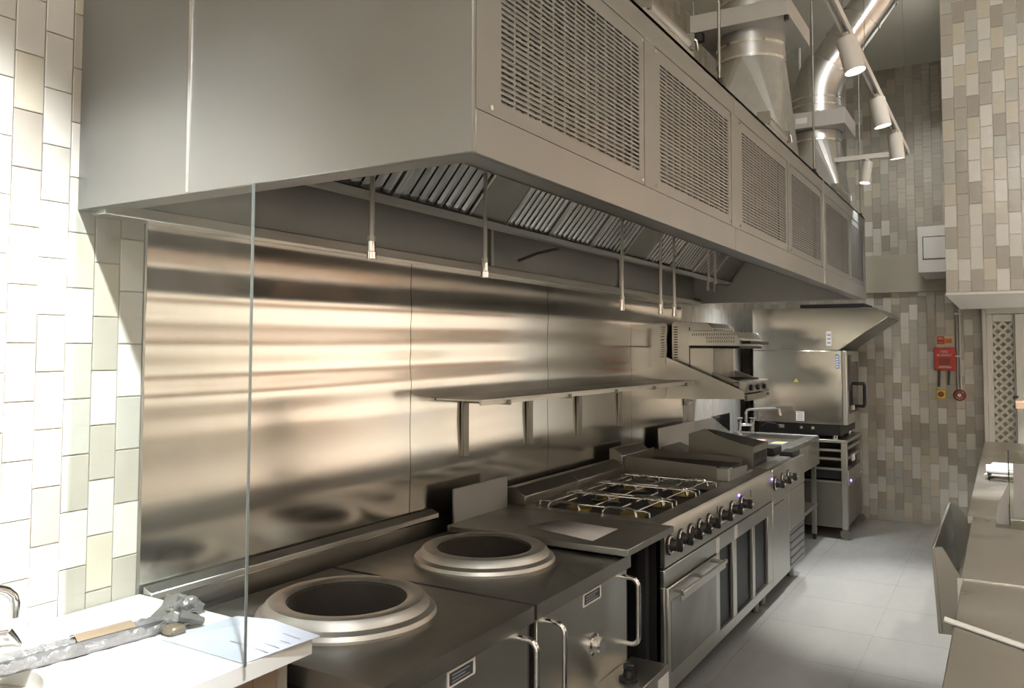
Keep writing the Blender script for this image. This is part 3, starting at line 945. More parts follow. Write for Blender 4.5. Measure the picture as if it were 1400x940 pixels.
# glass screen and the notice behind it; its fold stands in for the glass-edge shadow
gs = thing('glass_screen', 'clear frameless glass screen standing between the hand sink and the wok range', 'glass', (.36, 1.30, .936))
MB().prism([(.010, .9365), (.285, .9365), (.285, .995), (.405, .995), (.405, .9365), (.7135, .9365), (.7135, 2.034), (.010, 2.034)], 'y', 1.297, 1.304).build('pane', GLASS, gs, flat=True)
B(.7135, .7160, 1.2970, 1.3040, .9365, 2.034).build('polished_edge', GLASS_EDGE, gs)
pp = thing('paper_notice', 'white printed notice sheet lying on the white counter end behind the glass', 'paper', (.56, 1.42, .937))
pb = MB()
pts2 = {}
vs = [(.402, 1.312, .938), (.700, 1.310, .938), (.722, 1.530, .940), (.418, 1.530, .938), (.55, 1.53, .952)]
pb.add([vs[0], vs[1], vs[4], vs[3]], [(0, 1, 2, 3)])
pb.add([vs[1], vs[2], vs[4]], [(0, 1, 2)])
sh = pb.build('sheet', PAPER, pp, flat=True)
sh.modifiers.new('thick', 'SOLIDIFY').thickness = .0006
for i in range(4):
    yy = 1.38 + i * .034
    w = (.13, .09, .12, .06)[i]
    x1 = .700
    z0 = .9405 + (yy - 1.31) * .008
    MB().quad((x1 - w, yy, z0 + .0035), (x1, yy, z0), (x1, yy + .004, z0), (x1 - w, yy + .004, z0 + .0035)).build('print_line', INK, pp)

# ================================================================== wok ranges
def wok_range(y0, y1, label, handles, plate, knob):
    yc = (y0 + y1) / 2
    t = thing('wok_range', label, 'wok range', (.48, yc, 0), 'wok ranges')
    X0, X1, ZT = .058, .914, .85
    top = MB()
    cx = .47
    top.plate_hole(X0, X1, y0, y1, ZT, cx, yc, .215)
    top.box(X1 - .004, X1, y0, y1, ZT - .05, ZT - .0005)
    top.box(X0, X1 - .004, y0, y0 + .004, ZT - .05, ZT - .0005)
    top.box(X0, X1 - .004, y1 - .004, y1, ZT - .05, ZT - .0005)
    top.box(X0, X0 + .004, y0 + .004, y1 - .004, ZT - .05, ZT - .0005)
    top.build('top_plate', STEEL_TOP, t)
    b = MB().box(X0 + .02, .900, y0 + .008, y0 + .02, .12, .802)
    b.box(X0 + .02, .900, y1 - .02, y1 - .008, .12, .802)
    b.box(X0 + .02, X0 + .03, y0 + .02, y1 - .02, .12, .802)
    b.box(X0 + .03, .89, y0 + .02, y1 - .02, .12, .13)
    b.build('body', STEEL_DARK, t)
    B(.890, .902, y0 + .020, y1 - .020, .10, .802).build('front_panel', STEEL, t, bevel=.002)
    for xx in (.12, .85):
        for yy in (y0 + .06, y1 - .06):
            MB().cyl((xx, yy, 0), (xx, yy, .12), .025, .02, n=12).build('leg', STEEL_DARK, t)
    MB().lathe([(.270, ZT + .0005), (.272, ZT + .010), (.266, ZT + .022), (.250, ZT + .031), (.243, ZT + .045), (.232, ZT + .055), (.218, ZT + .057),
                (.190, ZT + .055), (.181, ZT + .050), (.190, ZT + .02), (.205, ZT - .01)], (cx, yc, 0), n=56).build('wok_ring', RING, t)
    MB().lathe([(.183, ZT + .051), (.175, ZT + .042), (.172, ZT + .01), (.172, ZT - .10), (.165, ZT - .24), (.12, ZT - .33), (.05, ZT - .35)], (cx, yc, 0), n=40, cap1=True).build('fire_bowl', BRICK, t)
    MB().lathe([(.075, ZT - .33), (.075, ZT - .30), (.04, ZT - .29), (.0, ZT - .29)], (cx, yc, 0), n=24).build('burner', CASTIRON, t)
    for hy in handles:
        x0, x1 = .902, .970
        pts = [(x0, hy, .775)]
        for i in range(6):
            a = math.pi / 2 * i / 5
            pts.append((x1 - .03 + .03 * math.sin(a), hy, .775 - .03 * (1 - math.cos(a))))
        for i in range(6):
            a = math.pi / 2 * i / 5
            pts.append((x1 - .03 * (1 - math.cos(a)), hy, .555 - .03 * math.sin(a)))
        pts.append((x0, hy, .525))
        MB().tube(pts, .0095, n=12).build('handle', CHROME, t)
    if plate:
        pl = B(.902, .9045, plate[0], plate[1], .746, .792).build('rating_plate', WHITE_INK, t)
        B(.9045, .9052, plate[0] + .008, plate[1] - .012, .752, .786).build('print_block', PLATE_INK, pl)
        for i in range(3):
            B(.9052, .9056, plate[0] + .02, plate[1] - .03 - .02 * (i % 2), .758 + i * .009, .7605 + i * .009).build('print_line', INK, pl)
    if knob:
        kx = .902
        kb = MB().lathe([(.040, 0), (.040, .006), (.030, .010), (.030, .030), (.026, .036), (.0, .036)], (kx, knob, .596), n=24, axis='x').build('sight_knob', CHROME, t)
        MB().cyl((kx, knob - .035, .632), (kx + .02, knob - .045, .638), .006, n=8).build('pilot_pin', CHROME, kb)
    return t

w1 = wok_range(1.535, 2.272, 'stainless wok range beside the white stone counter with a shiny ring', [2.19], (1.82, 1.953), None)
w2 = wok_range(2.290, 3.045, 'stainless wok range next to the infill bench with a brick-lined ring', [2.37, 2.985], (2.64, 2.788), 2.724)
# gas valve box low on the second wok range
gv = MB().box(.902, 1.06, 2.62, 3.07, .34, .445).build('valve_box', STEEL, w2, bevel=.003)
B(1.0602, 1.062, 2.95, 3.06, .36, .42).build('label_sticker', WHITE_INK, gv)
MB().lathe([(.036, 0), (.036, .012), (.022, .016), (.018, .04), (.0, .04)], (.99, 2.84, .445), n=20).build('valve_base', BLACK, gv)
MB().box(.970, 1.010, 2.832, 2.848, .484, .505).build('valve_grip', BLACK, gv, bevel=.003)

# ================================================================== infill bench
ib = thing('infill_bench', 'plain steel infill bench with upright back plate between the wok range and the gas cooker', 'bench', (.5, 3.2, 0))
t_ = MB().box(.095, .945, 2.945, 3.452, .862, .890)
t_.build('bench_top', STEEL_TOP, ib, bevel=.003)
B(.083, .095, 3.0, 3.452, .862, 1.037).build('upstand', STEEL_HOOD, ib, bevel=.002)
for yy in (3.10, 3.40):
    B(.11, .15, yy - .02, yy + .02, 0, .862).build('leg', STEEL_DARK, ib)
B(.80, .84, 3.38, 3.42, 0, .862).build('leg', DARK, ib)
pa = thing('bench_paper', 'blank pale paper sheet lying flat on the infill bench', 'paper', (.6, 3.16, .891))
MB().quad((.409, 3.105, .8915), (.767, 3.005, .8915), (.764, 3.263, .8915), (.46, 3.297, .8915)).build('sheet', PAPER_DIM, pa).modifiers.new('thick', 'SOLIDIFY').thickness = .0008

# ================================================================== gas cooker
gc = thing('gas_cooker', 'six burner stainless gas cooker with oven door and dark open cabinets', 'cooker', (.48, 4.4, 0))
CY0, CY1 = 3.455, 5.395
# worktop with a sunken burner well
wx0, wx1, wy0, wy1 = .205, .795, 3.535, 4.605
tp = MB()
tp.box(.06, wx0, CY0, CY1, .862, .890); tp.box(wx1, .885, CY0, CY1, .862, .890)
tp.box(wx0, wx1, CY0, wy0, .862, .890); tp.box(wx0, wx1, wy1, CY1, .862, .890)
tp.build('worktop', STEEL_TOP, gc)
B(wx0, wx1, wy0, wy1, .835, .845).build('burner_well', DARK, gc)
wl_ = MB(); wl_.box(wx0 - .003, wx0, wy0, wy1, .845, .862); wl_.box(wx1, wx1 + .003, wy0, wy1, .845, .862)
wl_.box(wx0, wx1, wy0 - .003, wy0, .845, .862); wl_.box(wx0, wx1, wy1, wy1 + .003, .845, .862)
wl_.build('well_wall', DARK, gc)
b = MB().box(.06, .88, CY0, CY0 + .012, .14, .862)
b.build('side_panel', BLACK, gc)
B(.06, .88, CY1 - .012, CY1, .14, .862).build('side_panel', STEEL_DARK, gc)
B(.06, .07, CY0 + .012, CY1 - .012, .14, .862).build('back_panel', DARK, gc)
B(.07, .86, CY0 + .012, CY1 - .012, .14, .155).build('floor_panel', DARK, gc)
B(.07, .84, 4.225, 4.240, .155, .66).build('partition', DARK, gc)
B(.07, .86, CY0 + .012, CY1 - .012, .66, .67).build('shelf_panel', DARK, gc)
# front: control panel, rails, posts
MB().prism([(.86, .700), (.900, .700), (.900, .862), (.885, .889), (.86, .889)], 'y', CY0, CY1).build('control_panel', STEEL, gc, bevel=.0015)
B(.86, .897, CY0, CY1, .612, .688).build('front_rail', STEEL, gc, bevel=.002)
B(.86, .893, CY0, CY1, .688, .700).build('shadow_gap', DARK, gc)
B(.86, .897, CY0, CY1, .145, .200).build('bottom_rail', STEEL, gc, bevel=.002)
for a, c in ((CY0, 3.478), (4.212, 4.265), (4.505, 4.578), (4.908, 4.966), (5.272, CY1)):
    B(.86, .897, a, c, .200, .612).build('post', STEEL, gc, bevel=.002)
for a, c in ((4.265, 4.505), (4.578, 4.908), (4.966, 5.272)):
    ip = MB(); ip.box(.885, .889, a, a + .012, .2, .612); ip.box(.885, .889, c - .012, c, .2, .612)
    ip.build('opening_trim', STEEL_DARK, gc)
for a, c in ((4.277, 4.493), (4.590, 4.896), (4.978, 5.260)):
    B(.876, .880, a, c, .2, .612).build('shade_sheet', OPENING_SHADE, gc)  # dark sheets standing in for the shade inside the open cabinets
od = B(.862, .905, 3.482, 4.208, .204, .606).build('oven_door', STEEL, gc, bevel=.003)
B(.905, .9065, 3.515, 4.175, .235, .545).build('door_inset', STEEL_TOP, od)
hnd = MB().box(.945, .960, 3.53, 4.20, .572, .590)
hnd.box(.905, .946, 3.56, 3.575, .572, .590); hnd.box(.905, .946, 3.85, 3.865, .572, .590); hnd.box(.905, .946, 4.155, 4.17, .572, .590)
hnd.box(.945, .949, 3.53, 4.20, .545, .573)
hnd.build('door_handle', STEEL, od, bevel=.002)
for yy, zz in ((4.235, .648), (4.57, .655)):
    B(.897, .8985, yy - .035, yy + .025, zz - .04, zz + .035).build('tag', WHITE_INK, gc)
def knob(y, parent, z=.792, x=.900, s=1.0):
    kb = MB().lathe([(.045 * s, 0), (.046 * s, .006), (.040 * s, .010)], (x, y, z), n=24, axis='x', cap1=True).build('knob', BLACK, parent)
    MB().lathe([(.040 * s, .010), (.036 * s, .0135), (.033 * s, .012)], (x, y, z), n=24, axis='x').build('bezel_ring', CHROME, kb)
    MB().lathe([(.026 * s, .010), (.024 * s, .034), (.020 * s, .040)], (x, y, z), n=20, axis='x', cap1=True).build('dial', CASTIRON, kb)
    MB().box(x + .034, x + .062, y - .007, y + .007, z - .026, z + .026).build('grip', CASTIRON, kb, bevel=.004)
    MB().lathe([(.010, .062), (.0105, .066), (.007, .069)], (x, y, z), n=12, axis='x', cap1=True).build('grip_cap', CHROME, kb)
    return kb
for y in (3.513, 3.656, 3.792, 3.929, 4.075, 4.288, 4.476, 4.670):
    knob(y, gc)
for y, z in ((4.62, .845), (5.375, .835)):
    MB().lathe([(.008, 0), (.008, .004), (.004, .007)], (.900, y, z), n=12, axis='x', cap1=True).build('indicator_lamp', LED, gc)
for y, z in ((4.22, .828), (4.865, .82)):
    B(.900, .902, y - .004, y + .004, z - .02, z + .02).build('scale_mark', BLACK, gc)
for x in (.14, .80):
    for y in (CY0 + .08, CY1 - .08):
        MB().cyl((x, y, 0), (x, y, .145), .024, n=12).build('leg', STEEL_DARK, gc)
B(.70, .71, CY0 + .02, CY1 - .02, .01, .145).build('plinth', STEEL_DARK, gc)
# rear flue ledge of the burner section
for a, c in ((3.505, 4.09), (4.094, 4.72)):
    MB().prism([(.062, .890), (.165, .890), (.165, .935), (.105, .975), (.062, .975)], 'y', a, c).build('flue_ledge', STEEL_DARK, gc, bevel=.003)
MB().prism([(.062, .890), (.15, .890), (.15, 1.0), (.105, 1.042), (.062, 1.042)], 'y', 4.724, 5.16).build('flue_box', STEEL_DARK, gc, bevel=.003)
# burners and pan grates
rows = (3.715, 4.07, 4.425); colx = (.355, .645)
for ry in rows:
    for bx in colx:
        MB().lathe([(.055, .845), (.055, .862), (.062, .864), (.062, .870), (.05, .876), (.0, .876)], (bx, ry, 0), n=24).build('burner_head', BRASS, gc)
        MB().lathe([(.085, .845), (.085, .850), (.06, .853)], (bx, ry, 0), n=24).build('burner_cup', CASTIRON, gc)
for ry in rows:
    y0, y1 = ry - .168, ry + .168; r = .006
    for bx in colx:
        for ya, sg in ((y0, 1), (y1, -1)):
            a, c = bx - .085, bx + .085
            MB().tube([(a, ya, .880), (a + .002, ya, .900), (a + .014, ya + sg * .006, .916), (a + .035, ya + sg * .012, .920),
                       (c - .035, ya + sg * .012, .920), (c - .014, ya + sg * .006, .916), (c - .002, ya, .900), (c, ya, .880)], r, n=8).build('grate_hoop', WIRE, gc)
            MB().tube([(bx, ya + sg * .012, .920), (bx, ry - sg * .035, .920)], .0045, n=8).build('grate_finger', WIRE, gc)
    fr = MB()
    for yy in (y0 + .02, y1 - .02):
        fr.tube([(wx0 + .008, yy, .886), (wx0 + .010, yy, .908), (wx0 + .03, yy, .914), (wx1 - .03, yy, .914), (wx1 - .010, yy, .908), (wx1 - .008, yy, .886)], .0052, n=8)
    for xx in (wx0 + .07, .50, wx1 - .07):
        fr.tube([(xx, y0 + .02, .912), (xx, y1 - .02, .912)], .0045, n=8)
    fr.tube([(.425, ry, .914), (.575, ry, .914)], .0045, n=8)
    fr.build('grate_frame', WIRE, gc)
    for bx in colx:
        MB().cyl((bx + .05, ry + .09, .905), (bx + .05, ry + .09, .932), .0035, n=6).build('igniter', WIRE, gc)

# ================================================================== flat griddle let into the cooker line
gd = thing('flat_griddle', 'flat griddle with a low dark splash guard between burners and chargrill', 'griddle', (.45, 5.05, .89))
MB().prism([(.136, .891), (.73, .891), (.73, .973), (.136, .998)], 'y', 4.770, 4.776).build('side_guard', STEEL_DARK, gd)
MB().prism([(.136, .891), (.73, .891), (.73, .966), (.136, .988)], 'y', 5.30, 5.306).build('side_guard', STEEL_DARK, gd)
B(.130, .136, 4.770, 5.306, .891, .998).build('rear_guard', STEEL_DARK, gd)
B(.14, .725, 4.776, 5.300, .891, .935).build('griddle_plate', CASTIRON, gd, bevel=.003)
B(.73, .798, 4.770, 4.86, .891, .964).build('corner_box', STEEL, gd, bevel=.002)
MB().prism([(4.79, .891), (5.15, .891), (5.17, .943), (4.80, .960)], 'x', .798, .802).build('front_flange', STEEL_HOOD, gd)
B(.728, .798, 4.862, 5.30, .891, .900).build('grease_channel', STEEL, gd)

# ================================================================== chargrill
cg = thing('chargrill', 'steel chargrill with a tall dark wedge-shaped cover and three knobs', 'grill', (.48, 5.9, 0))
G0, G1 = 5.402, 6.36
B(.06, .885, G0, G1, .40, .888).build('body', STEEL_DARK, cg)
B(.885, .900, G0, G1, .690, .888).build('control_panel', STEEL, cg, bevel=.002)
B(.885, .898, G0, 5.86, .145, .686).build('cabinet_door', STEEL, cg, bevel=.003)
B(.898, .9, 5.43, 5.70, .655, .660).build('door_grip', DARK, cg)
B(.885, .898, 5.864, G1, .410, .686).build('front_panel', STEEL, cg, bevel=.003)
B(.06, .885, G0, G1, .145, .40).build('lower_body', DARK, cg)
lf = B(.885, .892, 5.868, G1, .145, .405).build('louvre_frame', STEEL_HOOD, cg)
for i in range(4):
    MB().prism([(.892, .185 + i * .05), (.900, .185 + i * .05), (.900, .215 + i * .05), (.892, .222 + i * .05)], 'y', 5.90, 6.33).build('louvre_slat', STEEL_HOOD, lf)
for i in range(5):
    B(.8921, .8926, 5.90, 6.33, .168 + i * .05, .184 + i * .05).build('louvre_gap', DARK, lf)
for x in (.14, .80):
    for y in (G0 + .08, G1 - .06):
        MB().cyl((x, y, 0), (x, y, .145), .024, n=12).build('leg', STEEL_DARK, cg)
for y in (5.455, 5.650, 5.822):
    knob(y, cg, z=.797)
prof_n = [(.348, 1.093), (.455, 1.131), (.52, 1.098), (.62, 1.066), (.70, 1.044), (.776, 1.030)]
prof_f = [(.341, 1.091), (.40, 1.088), (.52, 1.068), (.62, 1.050), (.70, 1.036), (.765, 1.024)]
MB().prism([(.348, .889)] + prof_n + [(.776, .889)], 'y', 5.402, 5.408).build('side_guard', STEEL_DARK, cg)
MB().prism([(.341, .889)] + prof_f + [(.765, .889)], 'y', 5.80, 5.806).build('side_guard', STEEL_DARK, cg)
cv = MB()
cv.add([(x, 5.408, z - .004) for x, z in prof_n] + [(x, 5.80, z - .004) for x, z in prof_f],
       [(i, i + 1, i + 7, i + 6) for i in range(5)])
cv.build('sloping_cover', CASTIRON, cg)
B(.764, .776, 5.408, 5.80, .985, 1.026).build('cover_lip', STEEL_DARK, cg)
B(.342, .348, 5.408, 5.80, .889, 1.09).build('rear_guard', STEEL_DARK, cg)
B(.35, .760, 5.41, 5.798, .889, .93).build('grill_bed', CASTIRON, cg)
for i in range(6):
    B(.762, .768, 5.43 + i * .062, 5.475 + i * .062, .93, .982).build('vent_slot', DARK, cg)
B(.776, .86, 5.43, 6.09, .889, .897).build('front_shelf', STEEL, cg)
B(.776, .872, 6.12, 6.35, .892, .925).build('grease_drawer', BLACK, cg, bevel=.004)
B(.60, .74, 6.12, 6.35, .892, .945).build('flue_block', BLACK, cg, bevel=.004)
B(.062, .072, 5.56, 6.36, .889, 1.10).build('rear_upstand', STEEL, cg, bevel=.002)
MB().prism([(.072, .889), (.16, .889), (.16, .93), (.072, .965)], 'y', 5.60, 6.0).build('flue_ledge', STEEL_DARK, cg)

# ================================================================== sink table
st = thing('sink_table', 'stainless pot sink table with undershelf between the chargrill and the oven', 'sink', (.4, 7.05, 0))
K0, K1, KX = 6.375, 7.66, .765
tb_ = MB()
sx0, sx1, sy0, sy1 = .20, .66, 7.12, 7.58
tb_.box(.03, sx0, K0, K1, .868, .90); tb_.box(sx1, KX, K0, K1, .868, .90)
tb_.box(sx0, sx1, K0, sy0, .868, .90); tb_.box(sx0, sx1, sy1, K1, .868, .90)
tb_.build('sink_top', STEEL_TOP, st)
rim = MB(); rim.tube([(KX - .008, K0 + .01, .900), (KX - .008, K1 - .008, .900), (.035, K1 - .008, .900)], .007, n=8)
rim.build('raised_rim', STEEL, st)
bw = MB()
bw.quad((sx0, sy0, .868), (sx1, sy0, .868), (sx1 - .02, sy0 + .02, .66), (sx0 + .02, sy0 + .02, .66))
bw.quad((sx0, sy1, .868), (sx1, sy1, .868), (sx1 - .02, sy1 - .02, .66), (sx0 + .02, sy1 - .02, .66))
bw.quad((sx0, sy0, .868), (sx0, sy1, .868), (sx0 + .02, sy1 - .02, .66), (sx0 + .02, sy0 + .02, .66))
bw.quad((sx1, sy0, .868), (sx1, sy1, .868), (sx1 - .02, sy1 - .02, .66), (sx1 - .02, sy0 + .02, .66))
bw.quad((sx0 + .02, sy0 + .02, .66), (sx1 - .02, sy0 + .02, .66), (sx1 - .02, sy1 - .02, .66), (sx0 + .02, sy1 - .02, .66))
bw.build('bowl', STEEL, st)
B(KX - .012, KX, K0, K1, .66, .868).build('apron', STEEL, st, bevel=.002)
B(.05, KX - .012, K0, K0 + .01, .66, .868).build('apron', STEEL, st)
B(.05, KX - .012, K1 - .01, K1, .66, .868).build('apron', STEEL, st)
for x in (.08, KX - .045):
    for y in (K0 + .03, K1 - .03):
        lg = B(x - .019, x + .019, y - .019, y + .019, .05, .868).build('leg', STEEL, st, bevel=.002)
        MB().cyl((x, y, 0), (x, y, .05), .015, n=12).build('foot', BLACK, lg)
B(.06, KX - .02, K0 + .012, K1 - .012, .285, .315).build('undershelf', STEEL, st, bevel=.002)
MB().prism([(K0, .90), (K0, 1.085), (6.90, 1.085), (7.36, .938), (7.36, .90)], 'x', .03, .042).build('upstand', STEEL, st)
tpb = thing('pillar_tap', 'chrome two-handled pillar tap with long swivel spout on the sink table', 'tap', (.165, 7.50, .90))
for dx, dy in ((-.05, -.03), (.05, .03)):
    MB().lathe([(.026, 0), (.026, .015), (.016, .022), (.016, .10), (.020, .105), (.020, .13), (.0, .135)], (.165 + dx, 7.50 + dy, .90), n=16).build('tap_valve', CHROME, tpb)
    MB().tube([(.165 + dx - .028, 7.5 + dy, 1.045), (.165 + dx + .028, 7.5 + dy, 1.045)], .007, n=8).build('cross_handle', CHROME, tpb)
MB().tube([(.115, 7.47, .985), (.215, 7.53, .985)], .014, n=12).build('bridge', CHROME, tpb)
MB().tube([(.165, 7.50, .985), (.165, 7.50, 1.09), (.175, 7.50, 1.115), (.205, 7.495, 1.125), (.44, 7.44, 1.15), (.475, 7.43, 1.14), (.485, 7.43, 1.085)], .012, n=12).build('spout', CHROME, tpb)
for (x, y, m_, l_, g_) in ((.40, 7.02, PINK, 'red printed label stuck on the sink table top', 0), (.585, 6.93, YELLOW, 'yellow and white printed label stuck on the sink table top', 0)):
    t = thing('sticker', l_, 'sticker', (x, y, .9005))
    B(x - .05, x + .05, y - .09, y + .09, .9005, .9012).build('label_sheet', WHITE_INK if m_ is YELLOW else m_, t)
    for i in range(4):
        B(x - .042, x + .042, y - .07 + i * .042, y - .045 + i * .042, .9012, .9016).build('print_line', m_ if m_ is YELLOW else WHITE_INK, t)
sr = thing('splash_socket', 'grey metal wall socket under the bracket shelf at the splashback end', 'socket', (.02, 6.30, 1.22))
B(.0065, .035, 6.27, 6.42, 1.22, 1.31).build('back_box', STEEL, sr, bevel=.004)
for y in (6.31, 6.38):
    B(.035, .039, y - .018, y + .018, 1.245, 1.285).build('outlet', WHITE_INK, sr)

# ================================================================== combi oven on a rack stand, with its own hood
os_ = thing('oven_stand', 'open steel rack stand with blue indicator light carrying the combi oven', 'stand', (.58, 8.2, 0))
OX0, OX1, OY0, OY1 = .20, .985, 7.715, 8.62
for x in (OX0, OX1 - .05):
    for y in (OY0, OY1 - .05):
        p_ = B(x, x + .05, y, y + .05, .09, .845).build('post', STEEL, os_, bevel=.003)
        c_ = MB().cyl((x + .025, y + .010, .045), (x + .025, y + .040, .045), .043, n=18).build('caster', STEEL_DARK, p_)
B(OX0 - .01, OX1 + .005, OY0 - .005, OY1 + .01, .845, .870).build('top_frame', STEEL, os_, bevel=.003)
for z in (.785, .71, .62):
    for y in (OY0 + .01, OY1 - .03):
        B(OX0 + .05, OX1 - .05, y, y + .018, z - .018, z).build('tray_rail', STEEL, os_)
    B(OX0 + .06, OX1 - .05, OY0 + .03, OY1 - .05, z - .024, z - .018).build('tray', STEEL_DARK, os_)
B(OX0 + .05, OX1 - .05, OY0 + .05, OY0 + .055, .52, .60).build('dark_tray', BLACK, os_)
B(OX0 + .02, OX1 - .045, OY0 + .015, OY1 - .02, .10, .505).build('cabinet', STEEL_DARK, os_, bevel=.003)
B(OX0 + .05, OX1 - .05, OY0 + .003, OY0 + .012, .492, .507).build('cabinet_edge', STEEL, os_)
B(OX1 - .045, OX1 - .006, OY0 + .05, OY1 - .05, .11, .46).build('cabinet_door', STEEL_DARK, os_, bevel=.003)
B(OX1 - .012, OX1 + .004, OY0 + .05, OY1 - .05, .465, .60).build('control_strip', STEEL, os_, bevel=.002)
MB().lathe([(.011, 0), (.011, .004), (.006, .008)], (OX1 + .004, OY0 + .16, .472 + .03), n=12, axis='x', cap1=True).build('indicator_lamp', LED, os_)
B(OX1 + .004, OX1 + .010, OY1 - .16, OY1 - .11, .50, .59).build('pull', CHROME, os_)
for z, y0_, y1_ in ((.69, 7.80, 8.50), (.78, 7.80, 8.50)):
    B(OX1 - .03, OX1 - .005, y0_, y1_, z, z + .025).build('tray_front', STEEL, os_)
B(OX1 - .006, OX1 + .006, 8.0, 8.12, .66, .72).build('white_tag', WHITE_INK, os_)

co = thing('combi_oven', 'boxy stainless combi oven with black door handle standing on the rack stand', 'oven', (.58, 8.1, .87))
B(.18, .955, 7.70, 8.60, 1.005, 1.658).build('oven_body', STEEL_SPLASH, co, bevel=.004)
B(.22, .93, 7.74, 8.56, .905, 1.005).build('black_plinth', BLACK, co)
for x in (.30, .88):
    for y in (7.77, 8.52):
        MB().cyl((x, y, .870), (x, y, .906), .022, n=14).build('foot', CHROME, co)
dd = B(.957, .998, 7.70, 8.40, 1.003, 1.657).build('oven_door', STEEL, co, bevel=.008, seg=3)
B(.998, 1.0, 7.80, 8.32, 1.10, 1.56).build('door_glass', DARK_GLASS, dd)
MB().tube([(.998, 8.28, 1.35), (1.05, 8.28, 1.35), (1.06, 8.28, 1.33), (1.06, 8.28, 1.16), (1.05, 8.28, 1.14), (.998, 8.28, 1.14)], .016, n=10).build('handle', BLACK, dd)
B(.998, 1.012, 7.95, 8.01, 1.125, 1.165).build('latch', WHITE_INK, dd)
B(.998, 1.004, 7.78, 7.92, 1.30, 1.62).build('control_glass', DARK_GLASS, dd)
lab = B(.560, .632, 7.6985, 7.70, 1.025, 1.11).build('rating_label', WHITE_INK, co)
for i in range(5):
    B(.568 + (i % 2) * .01, .620, 7.698, 7.6985, 1.036 + i * .015, 1.042 + i * .015).build('print_line', INK, lab)
for z0 in (1.50, ):
    bl = B(.905, .935, 7.6985, 7.70, z0, 1.625).build('blue_label', BLUE_PRINT, co)
    for i in range(5):
        B(.910, .930, 7.698, 7.6985, z0 + .01 + i * .022, z0 + .02 + i * .022).build('print_line', WHITE_INK, bl)
wt = MB().prism([(.545, 1.375), (.585, 1.375), (.565, 1.41)], 'y', 7.6985, 7.70).build('warning_triangle', YELLOW, co)
MB().prism([(.563, 1.380), (.567, 1.380), (.566, 1.398), (.564, 1.398)], 'y', 7.698, 7.6985).build('warning_mark', BLACK, wt)
B(.40, .45, 7.72, 7.735, .955, .985).build('plinth_tag', WHITE_INK, co)
for x in (.70, .60):
    MB().lathe([(.014, 0), (.014, -.012), (.008, -.016)], (x, 7.735, .965), n=12, axis='y', cap1=True).build('plinth_knob', WHITE_INK, co)
MB().tube([(.24, 7.72, .96), (.30, 7.69, 1.0), (.38, 7.70, .99), (.42, 7.735, .95)], .006, n=8).build('hose', BLACK, co)

oh = thing('oven_hood', 'wedge-fronted stainless condensing hood sitting on top of the combi oven', 'hood', (.7, 8.1, 1.658))
MB().prism([(.178, 1.66), (.178, 2.045), (1.240, 2.034), (1.333, 1.960), (1.330, 1.945), (.930, 1.66)], 'y', 7.70, 7.712).build('side_panel', STEEL_SPLASH, oh, bevel=.003)
MB().prism([(.178, 1.66), (.178, 2.045), (1.240, 2.034), (1.333, 1.960), (1.330, 1.945), (.930, 1.66)], 'y', 8.60, 8.612).build('side_panel', STEEL, oh, bevel=.003)
MB().prism([(.18, 2.033), (.18, 2.043), (1.235, 2.033), (1.236, 2.023)], 'y', 7.712, 8.60).build('top_sheet', STEEL, oh)
MB().prism([(1.225, 2.030), (1.236, 2.033), (1.331, 1.958), (1.322, 1.950)], 'y', 7.712, 8.60).build('front_chamfer', STEEL, oh)
MB().prism([(.93, 1.662), (1.328, 1.945), (1.322, 1.953), (.926, 1.672)], 'y', 7.712, 8.60).build('under_sheet', STEEL_DARK, oh)
B(.18, .19, 7.712, 8.60, 1.662, 2.033).build('rear_sheet', STEEL, oh)
wl2 = B(.83, .875, 7.6985, 7.70, 1.70, 1.83).build('white_label', WHITE_INK, oh)
for i in range(3):
    B(.838, .868, 7.698, 7.6985, 1.72 + i * .035, 1.735 + i * .035).build('print_line', INK, wl2)
B(.60, 1.14, 7.75, 8.3, 2.045, 2.075).build('fan_box', DARK, oh)

# ================================================================== wall shelf
ws = thing('wall_shelf', 'long thin steel shelf on four brackets against the splashback', 'shelf', (.13, 4.4, 1.16))
B(.012, .255, 2.97, 5.80, 1.428, 1.438).build('shelf_board', STEEL, ws, bevel=.0015)
B(.243, .255, 2.97, 5.80, 1.412, 1.428).build('front_lip', STEEL, ws)
for y in (3.19, 3.80, 4.393, 4.994):
    bkt = B(.011, .028, y - .023, y + .023, 1.155, 1.427).build('bracket', STEEL_DARK, ws, bevel=.002)
    B(.028, .268, y - .010, y + .010, 1.405, 1.427).build('bracket_arm', STEEL_DARK, bkt, bevel=.002)
B(.028, .268, 5.59, 5.61, 1.405, 1.427).build('bracket_arm', STEEL_DARK, ws, bevel=.002)

# ================================================================== salamander on its bracket shelf
bs_ = thing('bracket_shelf', 'steel bracket shelf with large triangular side plates carrying the salamander', 'shelf', (.3, 6.2, 1.29))
tri = [(.011, 1.293), (.595, 1.308), (.595, 1.363), (.011, 1.606)]
MB().prism(tri, 'y', 5.876, 5.882).build('side_plate', STEEL, bs_)
MB().prism(tri, 'y', 6.59, 6.596).build('side_plate', STEEL, bs_)
B(.011, .595, 5.882, 6.59, 1.330, 1.336).build('shelf_plate', STEEL_DARK, bs_)
sm = thing('salamander_grill', 'salamander toaster grill with a perforated rise-and-fall top on the bracket shelf', 'grill', (.3, 6.24, 1.336))
SY0, SY1 = 5.93, 6.55
lb = MB().box(.03, .545, SY0, SY1, 1.337, 1.425)
lb.build('base_body', STEEL_DARK, sm, bevel=.003)
MB().prism([(.545, 1.337), (.575, 1.345), (.60, 1.425), (.545, 1.425)], 'y', SY0, SY1).build('control_panel', STEEL, sm)
